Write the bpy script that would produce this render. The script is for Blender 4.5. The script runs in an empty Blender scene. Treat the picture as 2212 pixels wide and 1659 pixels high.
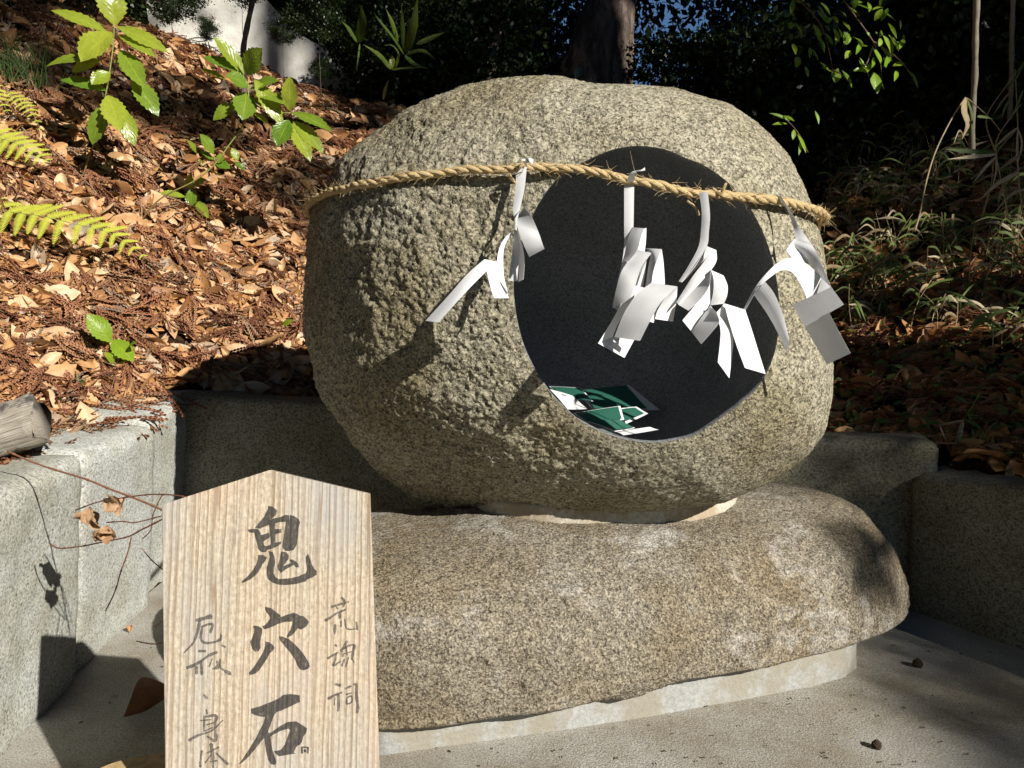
import bpy, math, random
import numpy as np
from mathutils import Vector, Matrix
from mathutils.geometry import tessellate_polygon
random.seed(7); rng = np.random.default_rng(11)
R = math.radians
scene = bpy.context.scene
C = scene.collection

# ------------------------------------------------------------ camera, sky, sun, exposure
PITCH = R(6); CAM_Z = 1.0
cam_d = bpy.data.cameras.new('camera'); cam = bpy.data.objects.new('camera', cam_d); C.objects.link(cam)
cam.location = (0, 0, CAM_Z); cam.rotation_euler = (R(90) - PITCH, 0, 0)
cam_d.sensor_width = 36; cam_d.lens = 27.2; cam_d.clip_start = .02; cam_d.clip_end = 600
scene.camera = cam
SUN_EL = R(30.5); SUN_AZ = R(135)          # azimuth clockwise from +Y: the sun stands behind the camera to the right
w = bpy.data.worlds.new('World'); scene.world = w; w.use_nodes = True
nt = w.node_tree; nt.nodes.clear()
sky = nt.nodes.new('ShaderNodeTexSky'); sky.sky_type = 'NISHITA'; sky.sun_disc = False
sky.sun_elevation = SUN_EL; sky.sun_rotation = SUN_AZ
sky.air_density = 1.0; sky.dust_density = 0.0; sky.ozone_density = 6.0; sky.altitude = 400
bg = nt.nodes.new('ShaderNodeBackground'); bg.inputs['Strength'].default_value = .055
wo = nt.nodes.new('ShaderNodeOutputWorld')
nt.links.new(sky.outputs[0], bg.inputs[0]); nt.links.new(bg.outputs[0], wo.inputs[0])
sun_d = bpy.data.lights.new('sun', 'SUN'); sun_d.energy = 5.0; sun_d.angle = R(.55); sun_d.color = (1, .955, .88)
sun = bpy.data.objects.new('sun', sun_d); C.objects.link(sun)
LD = Vector((-math.sin(SUN_AZ) * math.cos(SUN_EL), -math.cos(SUN_AZ) * math.cos(SUN_EL), -math.sin(SUN_EL)))
sun.rotation_euler = LD.to_track_quat('-Z', 'Y').to_euler(); sun.location = (6, -6, 6)
vs = scene.view_settings; vs.view_transform = 'Standard'; vs.look = 'None'; vs.exposure = 0.55; vs.gamma = 1; vs.use_curve_mapping = False
scene.render.engine = 'CYCLES'
scene.cycles.max_bounces = 6; scene.cycles.diffuse_bounces = 3; scene.cycles.transparent_max_bounces = 8

# ------------------------------------------------------------ helpers
cp, sp = math.cos(PITCH), math.sin(PITCH)
def ray(x, y):                             # picture point (on a 2212 wide copy) -> direction, forward = 1
    X = (x - 1106) / 1670; v = -(y - 829.5) / 1670
    return np.array([X, cp + v * sp, -sp + v * cp])
def at(x, y, Y):
    d = ray(x, y); return np.array([0, 0, CAM_Z]) + d * (Y / d[1])
def fl(x, y, z=0.0):
    d = ray(x, y); return np.array([0, 0, CAM_Z]) + d * ((z - CAM_Z) / d[2])
def project(P):
    q = np.asarray(P) - np.array([0, 0, CAM_Z])
    f = q[..., 1] * cp - q[..., 2] * sp; u = q[..., 1] * sp + q[..., 2] * cp
    return np.stack([1106 + 1670 * q[..., 0] / f, 829.5 - 1670 * u / f], -1)

def _h(i, j, k, s):
    n = (i.astype(np.uint32) * np.uint32(374761393) + j.astype(np.uint32) * np.uint32(668265263)
         + k.astype(np.uint32) * np.uint32(2246822519) + np.uint32((s * 3266489917) & 0xffffffff))
    n = (n ^ (n >> np.uint32(13))) * np.uint32(1274126177); n = (n ^ (n >> np.uint32(15))) * np.uint32(2246822519)
    n ^= n >> np.uint32(16)
    return n.astype(np.float64) / 2147483648.0 - 1.0
def vnoise(P, f, seed=0):
    p = np.asarray(P, float) * f + 1000.37; b = np.floor(p); t = p - b; b = b.astype(np.int64)
    t = t * t * t * (t * (t * 6 - 15) + 10); r = 0
    for dx in (0, 1):
        for dy in (0, 1):
            for dz in (0, 1):
                wgt = (t[..., 0] if dx else 1 - t[..., 0]) * (t[..., 1] if dy else 1 - t[..., 1]) * (t[..., 2] if dz else 1 - t[..., 2])
                r = r + wgt * _h(b[..., 0] + dx, b[..., 1] + dy, b[..., 2] + dz, seed)
    return r
def fbm(P, f, o=4, seed=0, g=.5):
    r = 0; a = 1; s = 0
    for i in range(o): r = r + a * vnoise(P, f * 2.03 ** i, seed + i * 7); s += a; a *= g
    return r / s
def sst(a, b, x):
    t = np.clip((x - a) / (b - a), 0, 1); return t * t * (3 - 2 * t)

def mesh(name, V, F, mat, smooth=True, rnd=None, uv=None):
    V = np.asarray(V, np.float32); me = bpy.data.meshes.new(name)
    if isinstance(F, np.ndarray):
        n, k = F.shape
        me.vertices.add(len(V)); me.vertices.foreach_set('co', V.ravel())
        me.loops.add(n * k); me.loops.foreach_set('vertex_index', F.astype(np.int32).ravel())
        me.polygons.add(n); me.polygons.foreach_set('loop_start', np.arange(0, n * k, k, dtype=np.int32))
        me.update(calc_edges=True)
    else:
        me.from_pydata([tuple(map(float, v)) for v in V], [], [tuple(map(int, f)) for f in F]); me.update()
    if smooth: me.polygons.foreach_set('use_smooth', np.ones(len(me.polygons), bool))
    if rnd is not None:
        a = me.attributes.new('rnd', 'FLOAT', 'POINT'); a.data.foreach_set('value', np.broadcast_to(np.asarray(rnd, np.float32), (len(V),)).copy())
    if uv is not None:
        a = me.attributes.new('along', 'FLOAT_VECTOR', 'POINT'); a.data.foreach_set('vector', np.asarray(uv, np.float32).ravel())
    me.validate()
    if mat: me.materials.append(mat)
    return me
def obj(name, me, parent=None, label=None):
    o = bpy.data.objects.new(name, me); C.objects.link(o)
    if parent is not None:
        o.parent = parent
        if me is not None and parent.type == 'EMPTY': o.location = -Vector(parent.location)
    if label: o['label'] = label
    return o
def mobj(name, V, F, mat, parent=None, label=None, **k): return obj(name, mesh(name, V, F, mat, **k), parent, label)
def tag(o, label, cat, group=None):
    o['label'] = label; o['category'] = cat
    if group: o['group'] = group
    return o
def thing(name, label, cat, loc, group=None):
    o = bpy.data.objects.new(name, None); C.objects.link(o); o.empty_display_size = .05
    o.location = tuple(map(float, loc)); return tag(o, label, cat, group)
def struct(o): o['kind'] = 'structure'; return o
def stuff(o): o['kind'] = 'stuff'; return o

class MB:                                   # collects pieces into one mesh
    def __init__(s): s.V = []; s.F = []; s.r = []; s.uv = []; s.n = 0
    def add(s, V, F, rnd=0.0, uv=None):
        V = np.asarray(V, float).reshape(-1, 3); s.V.append(V)
        s.F += [tuple(i + s.n for i in f) for f in F]; s.n += len(V)
        s.r.append(np.full(len(V), rnd) if np.isscalar(rnd) else np.asarray(rnd)); s.uv.append(np.zeros((len(V), 3)) if uv is None else uv)
    def mesh(s, name, mat, smooth=True): return mesh(name, np.concatenate(s.V), s.F, mat, smooth, np.concatenate(s.r), np.concatenate(s.uv))
    def build(s, name, mat, parent=None, label=None, smooth=True): return obj(name, s.mesh(name, mat, smooth), parent, label)

def catmull(P, n):
    P = np.asarray(P, float); m = len(P)
    if m == 2: t = np.linspace(0, 1, n)[:, None]; return P[0] * (1 - t) + P[1] * t
    Q = np.vstack([2 * P[0] - P[1], P, 2 * P[-1] - P[-2]]); u = np.linspace(0, m - 1, n); i = np.minimum(u.astype(int), m - 2); t = (u - i)[:, None]
    a, b, c, d = Q[i], Q[i + 1], Q[i + 2], Q[i + 3]
    return .5 * (2 * b + (c - a) * t + (2 * a - 5 * b + 4 * c - d) * t * t + (3 * b - a - 3 * c + d) * t ** 3)
def tube(P, r, k=7, cap=True):
    P = np.asarray(P, float); n = len(P); r = np.broadcast_to(np.asarray(r, float), (n,))
    T = np.gradient(P, axis=0); T /= np.linalg.norm(T, axis=1)[:, None] + 1e-12
    up = np.array([0, 0, 1.]) if abs(T[0][2]) < .9 else np.array([1., 0, 0]); N = np.zeros_like(P)
    N[0] = np.cross(T[0], up); N[0] /= np.linalg.norm(N[0])
    for i in range(1, n):
        v = N[i - 1] - T[i] * np.dot(N[i - 1], T[i]); N[i] = v / (np.linalg.norm(v) + 1e-12)
    B = np.cross(T, N); a = np.linspace(0, 2 * np.pi, k, endpoint=False)
    V = P[:, None] + r[:, None, None] * (np.cos(a)[None, :, None] * N[:, None] + np.sin(a)[None, :, None] * B[:, None])
    F = [(i * k + j, i * k + (j + 1) % k, (i + 1) * k + (j + 1) % k, (i + 1) * k + j) for i in range(n - 1) for j in range(k)]
    s = np.concatenate([[0], np.cumsum(np.linalg.norm(np.diff(P, axis=0), axis=1))])
    uv = np.zeros((n, k, 3)); uv[..., 0] = np.cos(a) * .5; uv[..., 1] = np.sin(a) * .5; uv[..., 2] = s[:, None]
    V = V.reshape(-1, 3)
    if cap: F += [tuple(range(k))[::-1], tuple((n - 1) * k + j for j in range(k))]
    return V, F, uv.reshape(-1, 3)

# ------------------------------------------------------------ materials
class M_:
    def __init__(s, name, rough=.8, spec=.3):
        s.m = bpy.data.materials.new(name); s.m.use_nodes = True; s.t = s.m.node_tree; s.b = s.t.nodes['Principled BSDF']; s.out = s.t.nodes['Material Output']
        s.b.inputs['Roughness'].default_value = rough; s.b.inputs['Specular IOR Level'].default_value = spec
    def n(s, t, **k):
        x = s.t.nodes.new('ShaderNode' + t)
        for a, b in k.items():
            if a[0] == '_': setattr(x, a[1:], b)
            else: x.inputs[a.replace('_', ' ')].default_value = b
        return x
    def l(s, a, b): s.t.links.new(a, b)
    def co(s, scale=(1, 1, 1), attr=None):
        src = s.n('Attribute', _attribute_name=attr).outputs['Vector'] if attr else s.n('TexCoord').outputs['Object']
        if scale == (1, 1, 1): return src
        m = s.n('Mapping'); m.inputs['Scale'].default_value = scale; s.l(src, m.inputs[0]); return m.outputs[0]
    def noise(s, co, scale, detail=3, rough=.5, dist=0):
        x = s.n('TexNoise', Scale=scale, Detail=detail, Roughness=rough, Distortion=dist); s.l(co, x.inputs['Vector']); return x.outputs[0]
    def ramp(s, v, stops, interp='LINEAR'):
        x = s.n('ValToRGB'); e = x.color_ramp.elements; x.color_ramp.interpolation = interp
        while len(e) < len(stops): e.new(.5)
        for q, (p, c) in zip(e, stops): q.position = p; q.color = (*c, 1) if len(c) == 3 else c
        s.l(v, x.inputs[0]); return x.outputs[0]
    def mix(s, f, a, b, mode='MIX'):
        x = s.n('Mix', _data_type='RGBA', _blend_type=mode)
        for v, i in ((f, 0), (a, 6), (b, 7)):
            if hasattr(v, 'links'): s.l(v, x.inputs[i])
            else: x.inputs[i].default_value = v if i == 0 else (*v, 1)
        return x.outputs[2]
    def math(s, op, a, b=0.0):
        x = s.n('Math', _operation=op)
        for v, i in ((a, 0), (b, 1)):
            if hasattr(v, 'links'): s.l(v, x.inputs[i])
            else: x.inputs[i].default_value = v
        return x.outputs[0]
    def base(s, c): s.l(c, s.b.inputs['Base Color']) if hasattr(c, 'links') else setattr(s.b.inputs['Base Color'], 'default_value', (*c, 1)); return s
    def bump(s, h, strength=.5, dist=.002):
        x = s.n('Bump', Strength=strength, Distance=dist); s.l(h, x.inputs['Height'])
        if s.b.inputs['Normal'].links: s.l(s.b.inputs['Normal'].links[0].from_socket, x.inputs['Normal'])
        s.l(x.outputs[0], s.b.inputs['Normal']); return s
    def translucent(s, c, f):
        tr = s.n('BsdfTranslucent'); mx = s.n('MixShader'); mx.inputs[0].default_value = f
        if hasattr(c, 'links'): s.l(c, tr.inputs[0])
        else: tr.inputs[0].default_value = (*c, 1)
        s.l(s.b.outputs[0], mx.inputs[1]); s.l(tr.outputs[0], mx.inputs[2]); s.l(mx.outputs[0], s.out.inputs[0]); return s
def G(v): return (v, v, v)

def granite(name, light, mid, dark, stain, grain=150, smooth=False, patch=2.2, lichen=None, pits=True):
    m = M_(name, .85 if not smooth else .6, .25); co = m.co()
    v = m.n('TexVoronoi', Scale=grain, Randomness=1.0); m.l(co, v.inputs['Vector'])
    sep = m.n('SeparateColor'); m.l(v.outputs['Color'], sep.inputs[0])
    n1 = m.noise(co, grain * .55, 4, .7)
    s_ = m.math('ADD', m.math('MULTIPLY', sep.outputs[0], .45), m.math('MULTIPLY', n1, .75))
    c = m.ramp(s_, [(.26, dark), (.42, mid), (.6, tuple(.5 * (a + b) for a, b in zip(light, mid))), (.78, light)])
    p = m.ramp(m.noise(co, patch, 5, .62), [(.40, G(0)), (.62, G(1))])
    c = m.mix(m.math('MULTIPLY', p, .75), c, stain, 'MULTIPLY')
    if lichen:
        q = m.ramp(m.noise(co, 3.6, 6, .68, .4), [(.53, G(0)), (.62, G(1))]); c = m.mix(m.math('MULTIPLY', q, .45), c, lichen)
        g = m.ramp(n1, [(.35, G(.35)), (.6, G(1))]); c = m.mix(1.0, c, g, 'MULTIPLY')
    m.base(c)
    m.bump(m.noise(co, grain * .5, 5, .75), .75 if not smooth else .25, .006 if not smooth else .002)
    if pits:
        m.bump(m.ramp(m.noise(co, 42, 4, .7), [(.3, G(0)), (.5, G(1))]), .7, .010)
    return m.m
MAT = {}
MAT['granite'] = granite('boulder_granite', (.49, .45, .335), (.165, .15, .106), (.026, .024, .018), (.66, .60, .45), 215, patch=3)
MAT['pedestal'] = granite('pedestal_granite', (.45, .405, .315), (.215, .182, .13), (.055, .046, .034), (.76, .64, .47), 310, lichen=(.78, .76, .70), patch=2.2)
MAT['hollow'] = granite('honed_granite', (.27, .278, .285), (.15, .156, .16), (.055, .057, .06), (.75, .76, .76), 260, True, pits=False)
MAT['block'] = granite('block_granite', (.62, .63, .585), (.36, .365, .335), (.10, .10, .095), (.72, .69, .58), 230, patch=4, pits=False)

MAT['shadeblock'] = granite('weathered_shade_block_granite', (.30, .29, .225), (.135, .125, .095), (.04, .036, .028), (.7, .64, .5), 210, patch=5, pits=False)  # weathered brown granite; shade on the back and right blocks darkened into its colour
def concrete():
    m = M_('floor_concrete', .9, .2); co = m.co()
    c = m.ramp(m.noise(co, 230, 4, .85), [(.34, (.15, .14, .115)), (.5, (.43, .41, .36)), (.66, (.64, .615, .55))])
    c = m.mix(m.ramp(m.noise(co, 2.5, 6, .65), [(.42, G(0)), (.62, G(.8))]), c, (.62, .55, .44), 'MULTIPLY')
    c = m.mix(m.ramp(m.noise(co, 28, 3, .6), [(.62, G(0)), (.74, G(.5))]), c, (.12, .10, .075))
    return m.base(c).bump(m.noise(co, 170, 4, .8), .9, .006).bump(m.noise(co, 22, 3, .6), .3, .008).m
MAT['concrete'] = concrete()
def mortar(name, a, b, st):
    m = M_(name, .9, .2); co = m.co()
    c = m.ramp(m.noise(co, 90, 6, .8), [(.35, a), (.62, b)])
    c = m.mix(m.ramp(m.noise(co, 8, 6, .75), [(.44, G(0)), (.58, G(.75))]), c, st)
    c = m.mix(m.ramp(m.noise(co, 180, 2, .5), [(.66, G(0)), (.75, G(.6))]), c, (.12, .11, .09))
    return m.base(c).bump(m.noise(co, 90, 5, .7), .5, .005).m
MAT['plinth'] = mortar('plinth_mortar', (.25, .25, .235), (.41, .41, .39), (.28, .25, .185))
MAT['mortar'] = mortar('bed_mortar', (.34, .30, .22), (.58, .55, .48), (.32, .24, .14))

def soil():
    m = M_('soil', 1, .1); co = m.co()
    c = m.ramp(m.noise(co, 24, 8, .75), [(.3, (.012, .007, .004)), (.5, (.045, .024, .012)), (.62, (.11, .055, .025)), (.75, (.20, .11, .05))])
    return m.base(c).bump(m.noise(co, 40, 6, .8), 1, .03).m
MAT['soil'] = soil()
def byrnd(name, stops, rough=.6, tr=0, spec=.3, bump=None, interp='LINEAR'):
    m = M_(name, rough, spec); a = m.n('Attribute', _attribute_name='rnd').outputs['Fac']
    c = m.ramp(a, stops, interp)
    n = m.noise(m.co(), 45, 4, .7); c = m.mix(.7, c, m.ramp(n, [(.25, G(.45)), (.6, G(1.1))]), 'MULTIPLY')
    m.base(c)
    if bump: m.bump(m.noise(m.co(), bump, 3, .6), .4, .002)
    if tr: m.translucent(c, tr)
    return m.m
MAT['dead'] = byrnd('dead_leaf', [(0, (.16, .07, .028)), (.2, (.34, .16, .06)), (.42, (.50, .26, .10)), (.66, (.60, .35, .165)), (.86, (.70, .50, .30)), (1, (.38, .31, .24))], .5, .15, .4, 60)
MAT['sprig'] = byrnd('cedar_sprig', [(0, (.14, .055, .03)), (.5, (.29, .125, .065)), (.85, (.38, .20, .11)), (1, (.26, .20, .14))], .85, 0, .15)
MAT['twig'] = byrnd('twig_bark', [(0, (.09, .055, .035)), (.5, (.24, .16, .10)), (1, (.38, .30, .21))], .85, 0, .2, 90)
MAT['redtwig'] = byrnd('reddish_twig', [(0, (.16, .06, .035)), (1, (.30, .14, .08))], .7, 0, .3, 90)
def green(name, a, b, rough=.32, tr=.35, spec=.5):
    m = M_(name, rough, spec); at_ = m.n('Attribute', _attribute_name='rnd').outputs['Fac']; c = m.ramp(at_, [(0, a), (1, b)])
    c = m.mix(.5, c, m.ramp(m.noise(m.co(), 60, 3, .6), [(.3, G(.7)), (.7, G(1.15))]), 'MULTIPLY')
    al = m.n('Attribute', _attribute_name='along').outputs['Vector']
    sx = m.n('SeparateXYZ'); m.l(al, sx.inputs[0])
    rib = m.ramp(m.math('ABSOLUTE', sx.outputs[0]), [(0, G(1)), (.05, G(0))])
    c = m.mix(m.math('MULTIPLY', rib, .4), c, tuple(min(1, q * 1.6) for q in b))
    wv = m.math('SINE', m.math('ADD', m.math('MULTIPLY', sx.outputs[1], 45.), m.math('MULTIPLY', m.math('ABSOLUTE', sx.outputs[0]), -16.)))
    m.base(c).bump(wv, .25, .0012)
    return m.translucent(c, tr).m
MAT['sapling'] = green('sapling_leaf', (.13, .25, .025), (.40, .46, .05), .26, .42)
MAT['fern'] = green('fern_leaf', (.34, .44, .05), (.56, .58, .08), .5, .45, .3)
MAT['bright'] = green('young_leaf', (.20, .36, .02), (.36, .50, .04), .35, .45)
MAT['darkleaf'] = green('evergreen_leaf', (.013, .024, .008), (.036, .06, .016), .38, .2, .4)
MAT['bladegreen'] = green('blade_green', (.07, .12, .025), (.20, .26, .06), .5, .3, .3)
MAT['strap'] = green('strap_green', (.04, .075, .012), (.20, .28, .05), .45, .3, .35)
MAT['bladedry'] = byrnd('blade_dry', [(0, (.30, .20, .09)), (.5, (.52, .40, .22)), (1, (.68, .58, .38))], .6, .3, .3)
MAT['tuft'] = green('grass_blade', (.03, .07, .02), (.10, .17, .04), .5, .2, .3)

def bark():
    m = M_('tree_bark', .95, .15); co = m.co((1, 1, .22))
    n = m.noise(co, 9, 6, .7, .6); c = m.ramp(n, [(.32, (.035, .025, .02)), (.5, (.14, .105, .085)), (.68, (.30, .24, .20))])
    return m.base(c).bump(n, 1, .08).bump(m.noise(co, 40, 4, .7), .6, .01).m
MAT['bark'] = bark()
def rope_m():
    m = M_('rice_straw', .7, .25); co = m.co((9, 9, 30), 'along'); n = m.noise(co, 3.0, 4, .7, .3)
    c = m.ramp(n, [(.28, (.30, .18, .06)), (.44, (.68, .48, .22)), (.66, (.88, .70, .40))])
    return m.base(c).bump(n, .9, .004).m
MAT['rope'] = rope_m()
def paper():
    m = M_('white_paper', .65, .3); c = m.ramp(m.noise(m.co(), 30, 4, .6), [(.3, (.76, .765, .77)), (.7, (.84, .84, .835))])
    return m.base(c).translucent((.72, .73, .75), .16).m
MAT['paper'] = paper()
MAT['greenprint'] = M_('dark_green_print', .55, .3).base((.022, .105, .075)).m
def wood():
    m = M_('weathered_board', .75, .2); t = m.co()
    mp = m.n('Mapping'); mp.inputs['Scale'].default_value = (1, 1, .07); m.l(t, mp.inputs[0])
    lo = m.noise(mp.outputs[0], 14, 3, .5)
    sx = m.n('SeparateXYZ'); m.l(t, sx.inputs[0])
    # annual rings seen from the side: narrow dark lines, unevenly spaced, bowed by low noise
    mpx = m.n('Mapping'); mpx.inputs['Scale'].default_value = (1, .0, .012); m.l(t, mpx.inputs[0])
    ph = m.math('ADD', m.math('ADD', m.math('MULTIPLY', sx.outputs[0], 560.), m.math('MULTIPLY', lo, 12.)), m.math('MULTIPLY', m.noise(mpx.outputs[0], 55, 3, .6), 16.))
    sn = m.math('SINE', ph)
    line = m.ramp(sn, [(.55, G(0)), (.97, G(1))])
    fine = m.noise(mp.outputs[0], 420, 3, .7)
    mot = m.noise(t, 150, 4, .7)
    c = m.ramp(m.math('ADD', m.math('MULTIPLY', fine, .55), m.math('MULTIPLY', mot, .45)), [(.34, (.26, .215, .155)), (.5, (.42, .35, .255)), (.66, (.57, .50, .40))])
    mp2 = m.n('Mapping'); mp2.inputs['Scale'].default_value = (1, 1, .25); m.l(t, mp2.inputs[0])
    c = m.mix(m.ramp(m.noise(mp2.outputs[0], 11, 5, .6), [(.40, G(0)), (.66, G(.75))]), c, (.34, .335, .32))
    c = m.mix(m.ramp(m.noise(mp2.outputs[0], 6, 3, .6), [(.5, G(0)), (.7, G(.35))]), c, (.60, .40, .26))
    c = m.mix(m.math('MULTIPLY', line, m.ramp(m.noise(mpx.outputs[0], 38, 2, .5), [(.35, G(.25)), (.6, G(.8))])), c, (.22, .155, .10))
    return m, c, sn, fine, mot
m, c, sn, fine, mot = wood(); m.base(c).bump(sn, .35, .0015).bump(mot, .5, .001); MAT['board'] = m.m
m, c, sn, fine, mot = wood(); m.m.name = 'brush_ink_on_board'
k = m.ramp(m.math('ADD', m.math('MULTIPLY', fine, .5), m.math('MULTIPLY', mot, .5)), [(.34, G(.95)), (.58, G(.88)), (.68, G(.5))])
m.base(m.mix(k, c, (.03, .028, .026))).bump(sn, .35, .0015).bump(mot, .5, .001); MAT['ink'] = m.m
m, c, sn, fine, mot = wood(); m.m.name = 'faded_brush_ink'
k = m.ramp(m.math('ADD', m.math('MULTIPLY', fine, .5), m.math('MULTIPLY', mot, .5)), [(.38, G(.88)), (.56, G(.75)), (.66, G(.3))])
m.base(m.mix(k, c, (.05, .044, .04))).bump(sn, .35, .0015); MAT['ink_faint'] = m.m
def logm():
    m = M_('weathered_log', .9, .15); co = m.co((1, 1, .12), 'along'); n = m.noise(co, 60, 5, .7)
    c = m.ramp(n, [(.3, (.10, .085, .07)), (.5, (.36, .32, .26)), (.7, (.58, .54, .46))])
    c = m.mix(m.ramp(m.noise(m.co(), 9, 4, .6), [(.55, G(0)), (.62, G(.85))]), c, (.055, .045, .05))
    return m.base(c).bump(n, .8, .008).m
MAT['log'] = logm()
def stumpm():
    m = M_('cut_wood', .8, .2); co = m.co(); n = m.noise(co, 18, 5, .6, 1.5)
    return m.base(m.ramp(n, [(.3, (.30, .20, .09)), (.6, (.56, .41, .21)), (.8, (.68, .54, .32))])).bump(n, .4, .004).m
MAT['stump'] = stumpm()
def whitewall():
    m = M_('pale_wall', .9, .2); n = m.noise(m.co(), 2.5, 6, .7)
    return m.base(m.ramp(n, [(.35, (.52, .50, .44)), (.6, (.78, .76, .69))])).bump(m.noise(m.co(), 12, 4, .6), .4, .02).m
MAT['whitewall'] = whitewall()
MAT['cone'] = M_('dark_cone', .9, .2).base((.05, .035, .022)).m
MAT['berry'] = M_('red_berry', .4, .4).base((.35, .03, .015)).m
MAT['greystem'] = byrnd('pole_stem', [(0, (.14, .12, .085)), (1, (.34, .30, .22))], .7, 0, .25, 30)

# ------------------------------------------------------------ ground
def backline(x): return 2.95 - (x + 1.25) * (.40 / 2.6)          # middle of the back wall
def rightline(y): return 1.42 + np.maximum(2.5 - y, 0) * .60      # middle of the right wall
def terrain(x, y):
    x = np.asarray(x, float); y = np.asarray(y, float)
    def soft(s, k=.12): return .5 * (s + np.sqrt(s * s + k * k))
    sL = -.55 * (x + 1.25) + .83 * (y - 2.86); sL = soft(sL); sL = 2.95 - soft(2.95 - sL, .5)
    sL2 = soft(-(x + 1.55)) * .45
    wL = 1 - sst(-.75, .55, x)
    sR = .75 * (x - 1.55) + .66 * (y - 2.6); sR = soft(sR); sR = 4.0 - soft(4.0 - sR, .6)
    wR = sst(.45, 1.5, x - .12 * (y - 2.6))
    z = .575 - .10 * sst(.2, 1.2, x) + .74 * sL * wL + sL2 * wL * .6 + .52 * sR * wR + .10 * np.clip(y - 2.8, 0, 8) * (1 - wL) * (1 - wR)
    P = np.stack([x, y, 0 * x], -1)
    z = z + .05 * fbm(P, 1.7, 4, 3) * np.clip((y - 1.5) * .8, .2, 1) + .012 * fbm(P, 12, 2, 9)
    inside = (x > -1.27) & (x < rightline(y)) & (y < backline(x))
    front = sst(-1.2, -2.2, y)
    z = z * (1 - front) + (-.06) * front
    return np.where(inside, -.12, z)
n = 380; u = np.linspace(-1, 1, n)
gx = .8 * np.sinh(5.9 * u); gy = .8 * np.sinh(5.9 * u) + 2.7
X, Y = np.meshgrid(gx, gy, indexing='ij'); Z = terrain(X, Y)
V = np.stack([X, Y, Z], -1).reshape(-1, 3); I = np.arange(n * n).reshape(n, n)
F = np.stack([I[:-1, :-1], I[1:, :-1], I[1:, 1:], I[:-1, 1:]], -1).reshape(-1, 4)
hillside = struct(mobj('hillside', V, F, MAT['soil']))
# paved floor of the enclosure
nx, ny = 60, 60; X, Y = np.meshgrid(np.linspace(-1.26, 2.6, nx), np.linspace(-2.0, 3.0, ny), indexing='ij')
X = np.where(Y > 1.0, np.minimum(X, 1.5 + np.maximum(2.5 - Y, 0) * .6), X)
V = np.stack([X, Y, .002 * fbm(np.stack([X, Y, 0 * X], -1), 3, 2)], -1).reshape(-1, 3); I = np.arange(nx * ny).reshape(nx, ny)
struct(mobj('concrete_floor', V, np.stack([I[:-1, :-1], I[1:, :-1], I[1:, 1:], I[:-1, 1:]], -1).reshape(-1, 4), MAT['concrete']))

# ------------------------------------------------------------ retaining wall of granite blocks
def block(bl, top, r=.035, res=.022, amp=.004, seed=0, wave=.012, lean=0., mat='block'):
    """bl: four ground corners (x,y) a,b,c,d with a-b the inner face; top: heights at the four corners"""
    L = np.linalg.norm(np.subtract(bl[1], bl[0])); W = np.linalg.norm(np.subtract(bl[3], bl[0])); H = max(top)
    def grid(na, nb): return np.meshgrid(np.linspace(0, 1, na), np.linspace(0, 1, nb), indexing='ij')
    nl, nw, nh = [max(4, int(q / res)) for q in (L, W, H)]; Vs = []; Fs = []; k = 0
    for ax, (na, nb) in ((0, (nw, nh)), (1, (nl, nh)), (2, (nl, nw))):
        for sd in (0, 1):
            a, b = grid(na, nb); c = np.full_like(a, sd)
            P = np.stack({0: (c, a, b), 1: (a, c, b), 2: (a, b, c)}[ax], -1)
            I = np.arange(na * nb).reshape(na, nb) + k; k += na * nb
            q = np.stack([I[:-1, :-1], I[1:, :-1], I[1:, 1:], I[:-1, 1:]], -1).reshape(-1, 4)
            if (sd == 0) ^ (ax == 1): q = q[:, ::-1]
            Vs.append(P.reshape(-1, 3)); Fs.append(q)
    P = np.concatenate(Vs); F = np.concatenate(Fs); D = np.array([L, W, H]); p = P * D
    inner = np.clip(p, r, D - r); d = p - inner; nn = np.linalg.norm(d, axis=1)[:, None]; p = inner + d / np.maximum(nn, 1e-9) * r; nrm = d / np.maximum(nn, 1e-9)
    P = p / D; s, t, h = P.T; a, b, c, d = [np.array(q) for q in bl]
    xy = (a * (1 - s)[:, None] + b * s[:, None]) * (1 - t)[:, None] + (d * (1 - s)[:, None] + c * s[:, None]) * t[:, None]
    hz = (top[0] * (1 - s) + top[1] * s) * (1 - t) + (top[3] * (1 - s) + top[2] * s) * t
    V = np.column_stack([xy, h * hz - .03 * (1 - h)]); V[:, 0] += lean * h * (1 - t)
    ex = (b - a) / L; ey = (d - a) / W; N = np.column_stack([nrm[:, 0:1] * ex + nrm[:, 1:2] * ey, nrm[:, 2]])
    V = V + N * (fbm(V, 2.6, 3, seed)[:, None] * wave + fbm(V, 22, 4, seed + 5)[:, None] * amp + vnoise(V, 120, seed)[:, None] * .0008)
    me = mesh('stone_block', V, F, MAT[mat])
    import bmesh
    bm = bmesh.new(); bm.from_mesh(me); bmesh.ops.remove_doubles(bm, verts=bm.verts, dist=1e-5); bm.to_mesh(me); bm.free()
    return me
wall = thing('retaining_wall', 'low retaining wall of rough grey granite blocks around the paved enclosure', 'stone wall', (-1.2, 2.5, 0))
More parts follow.
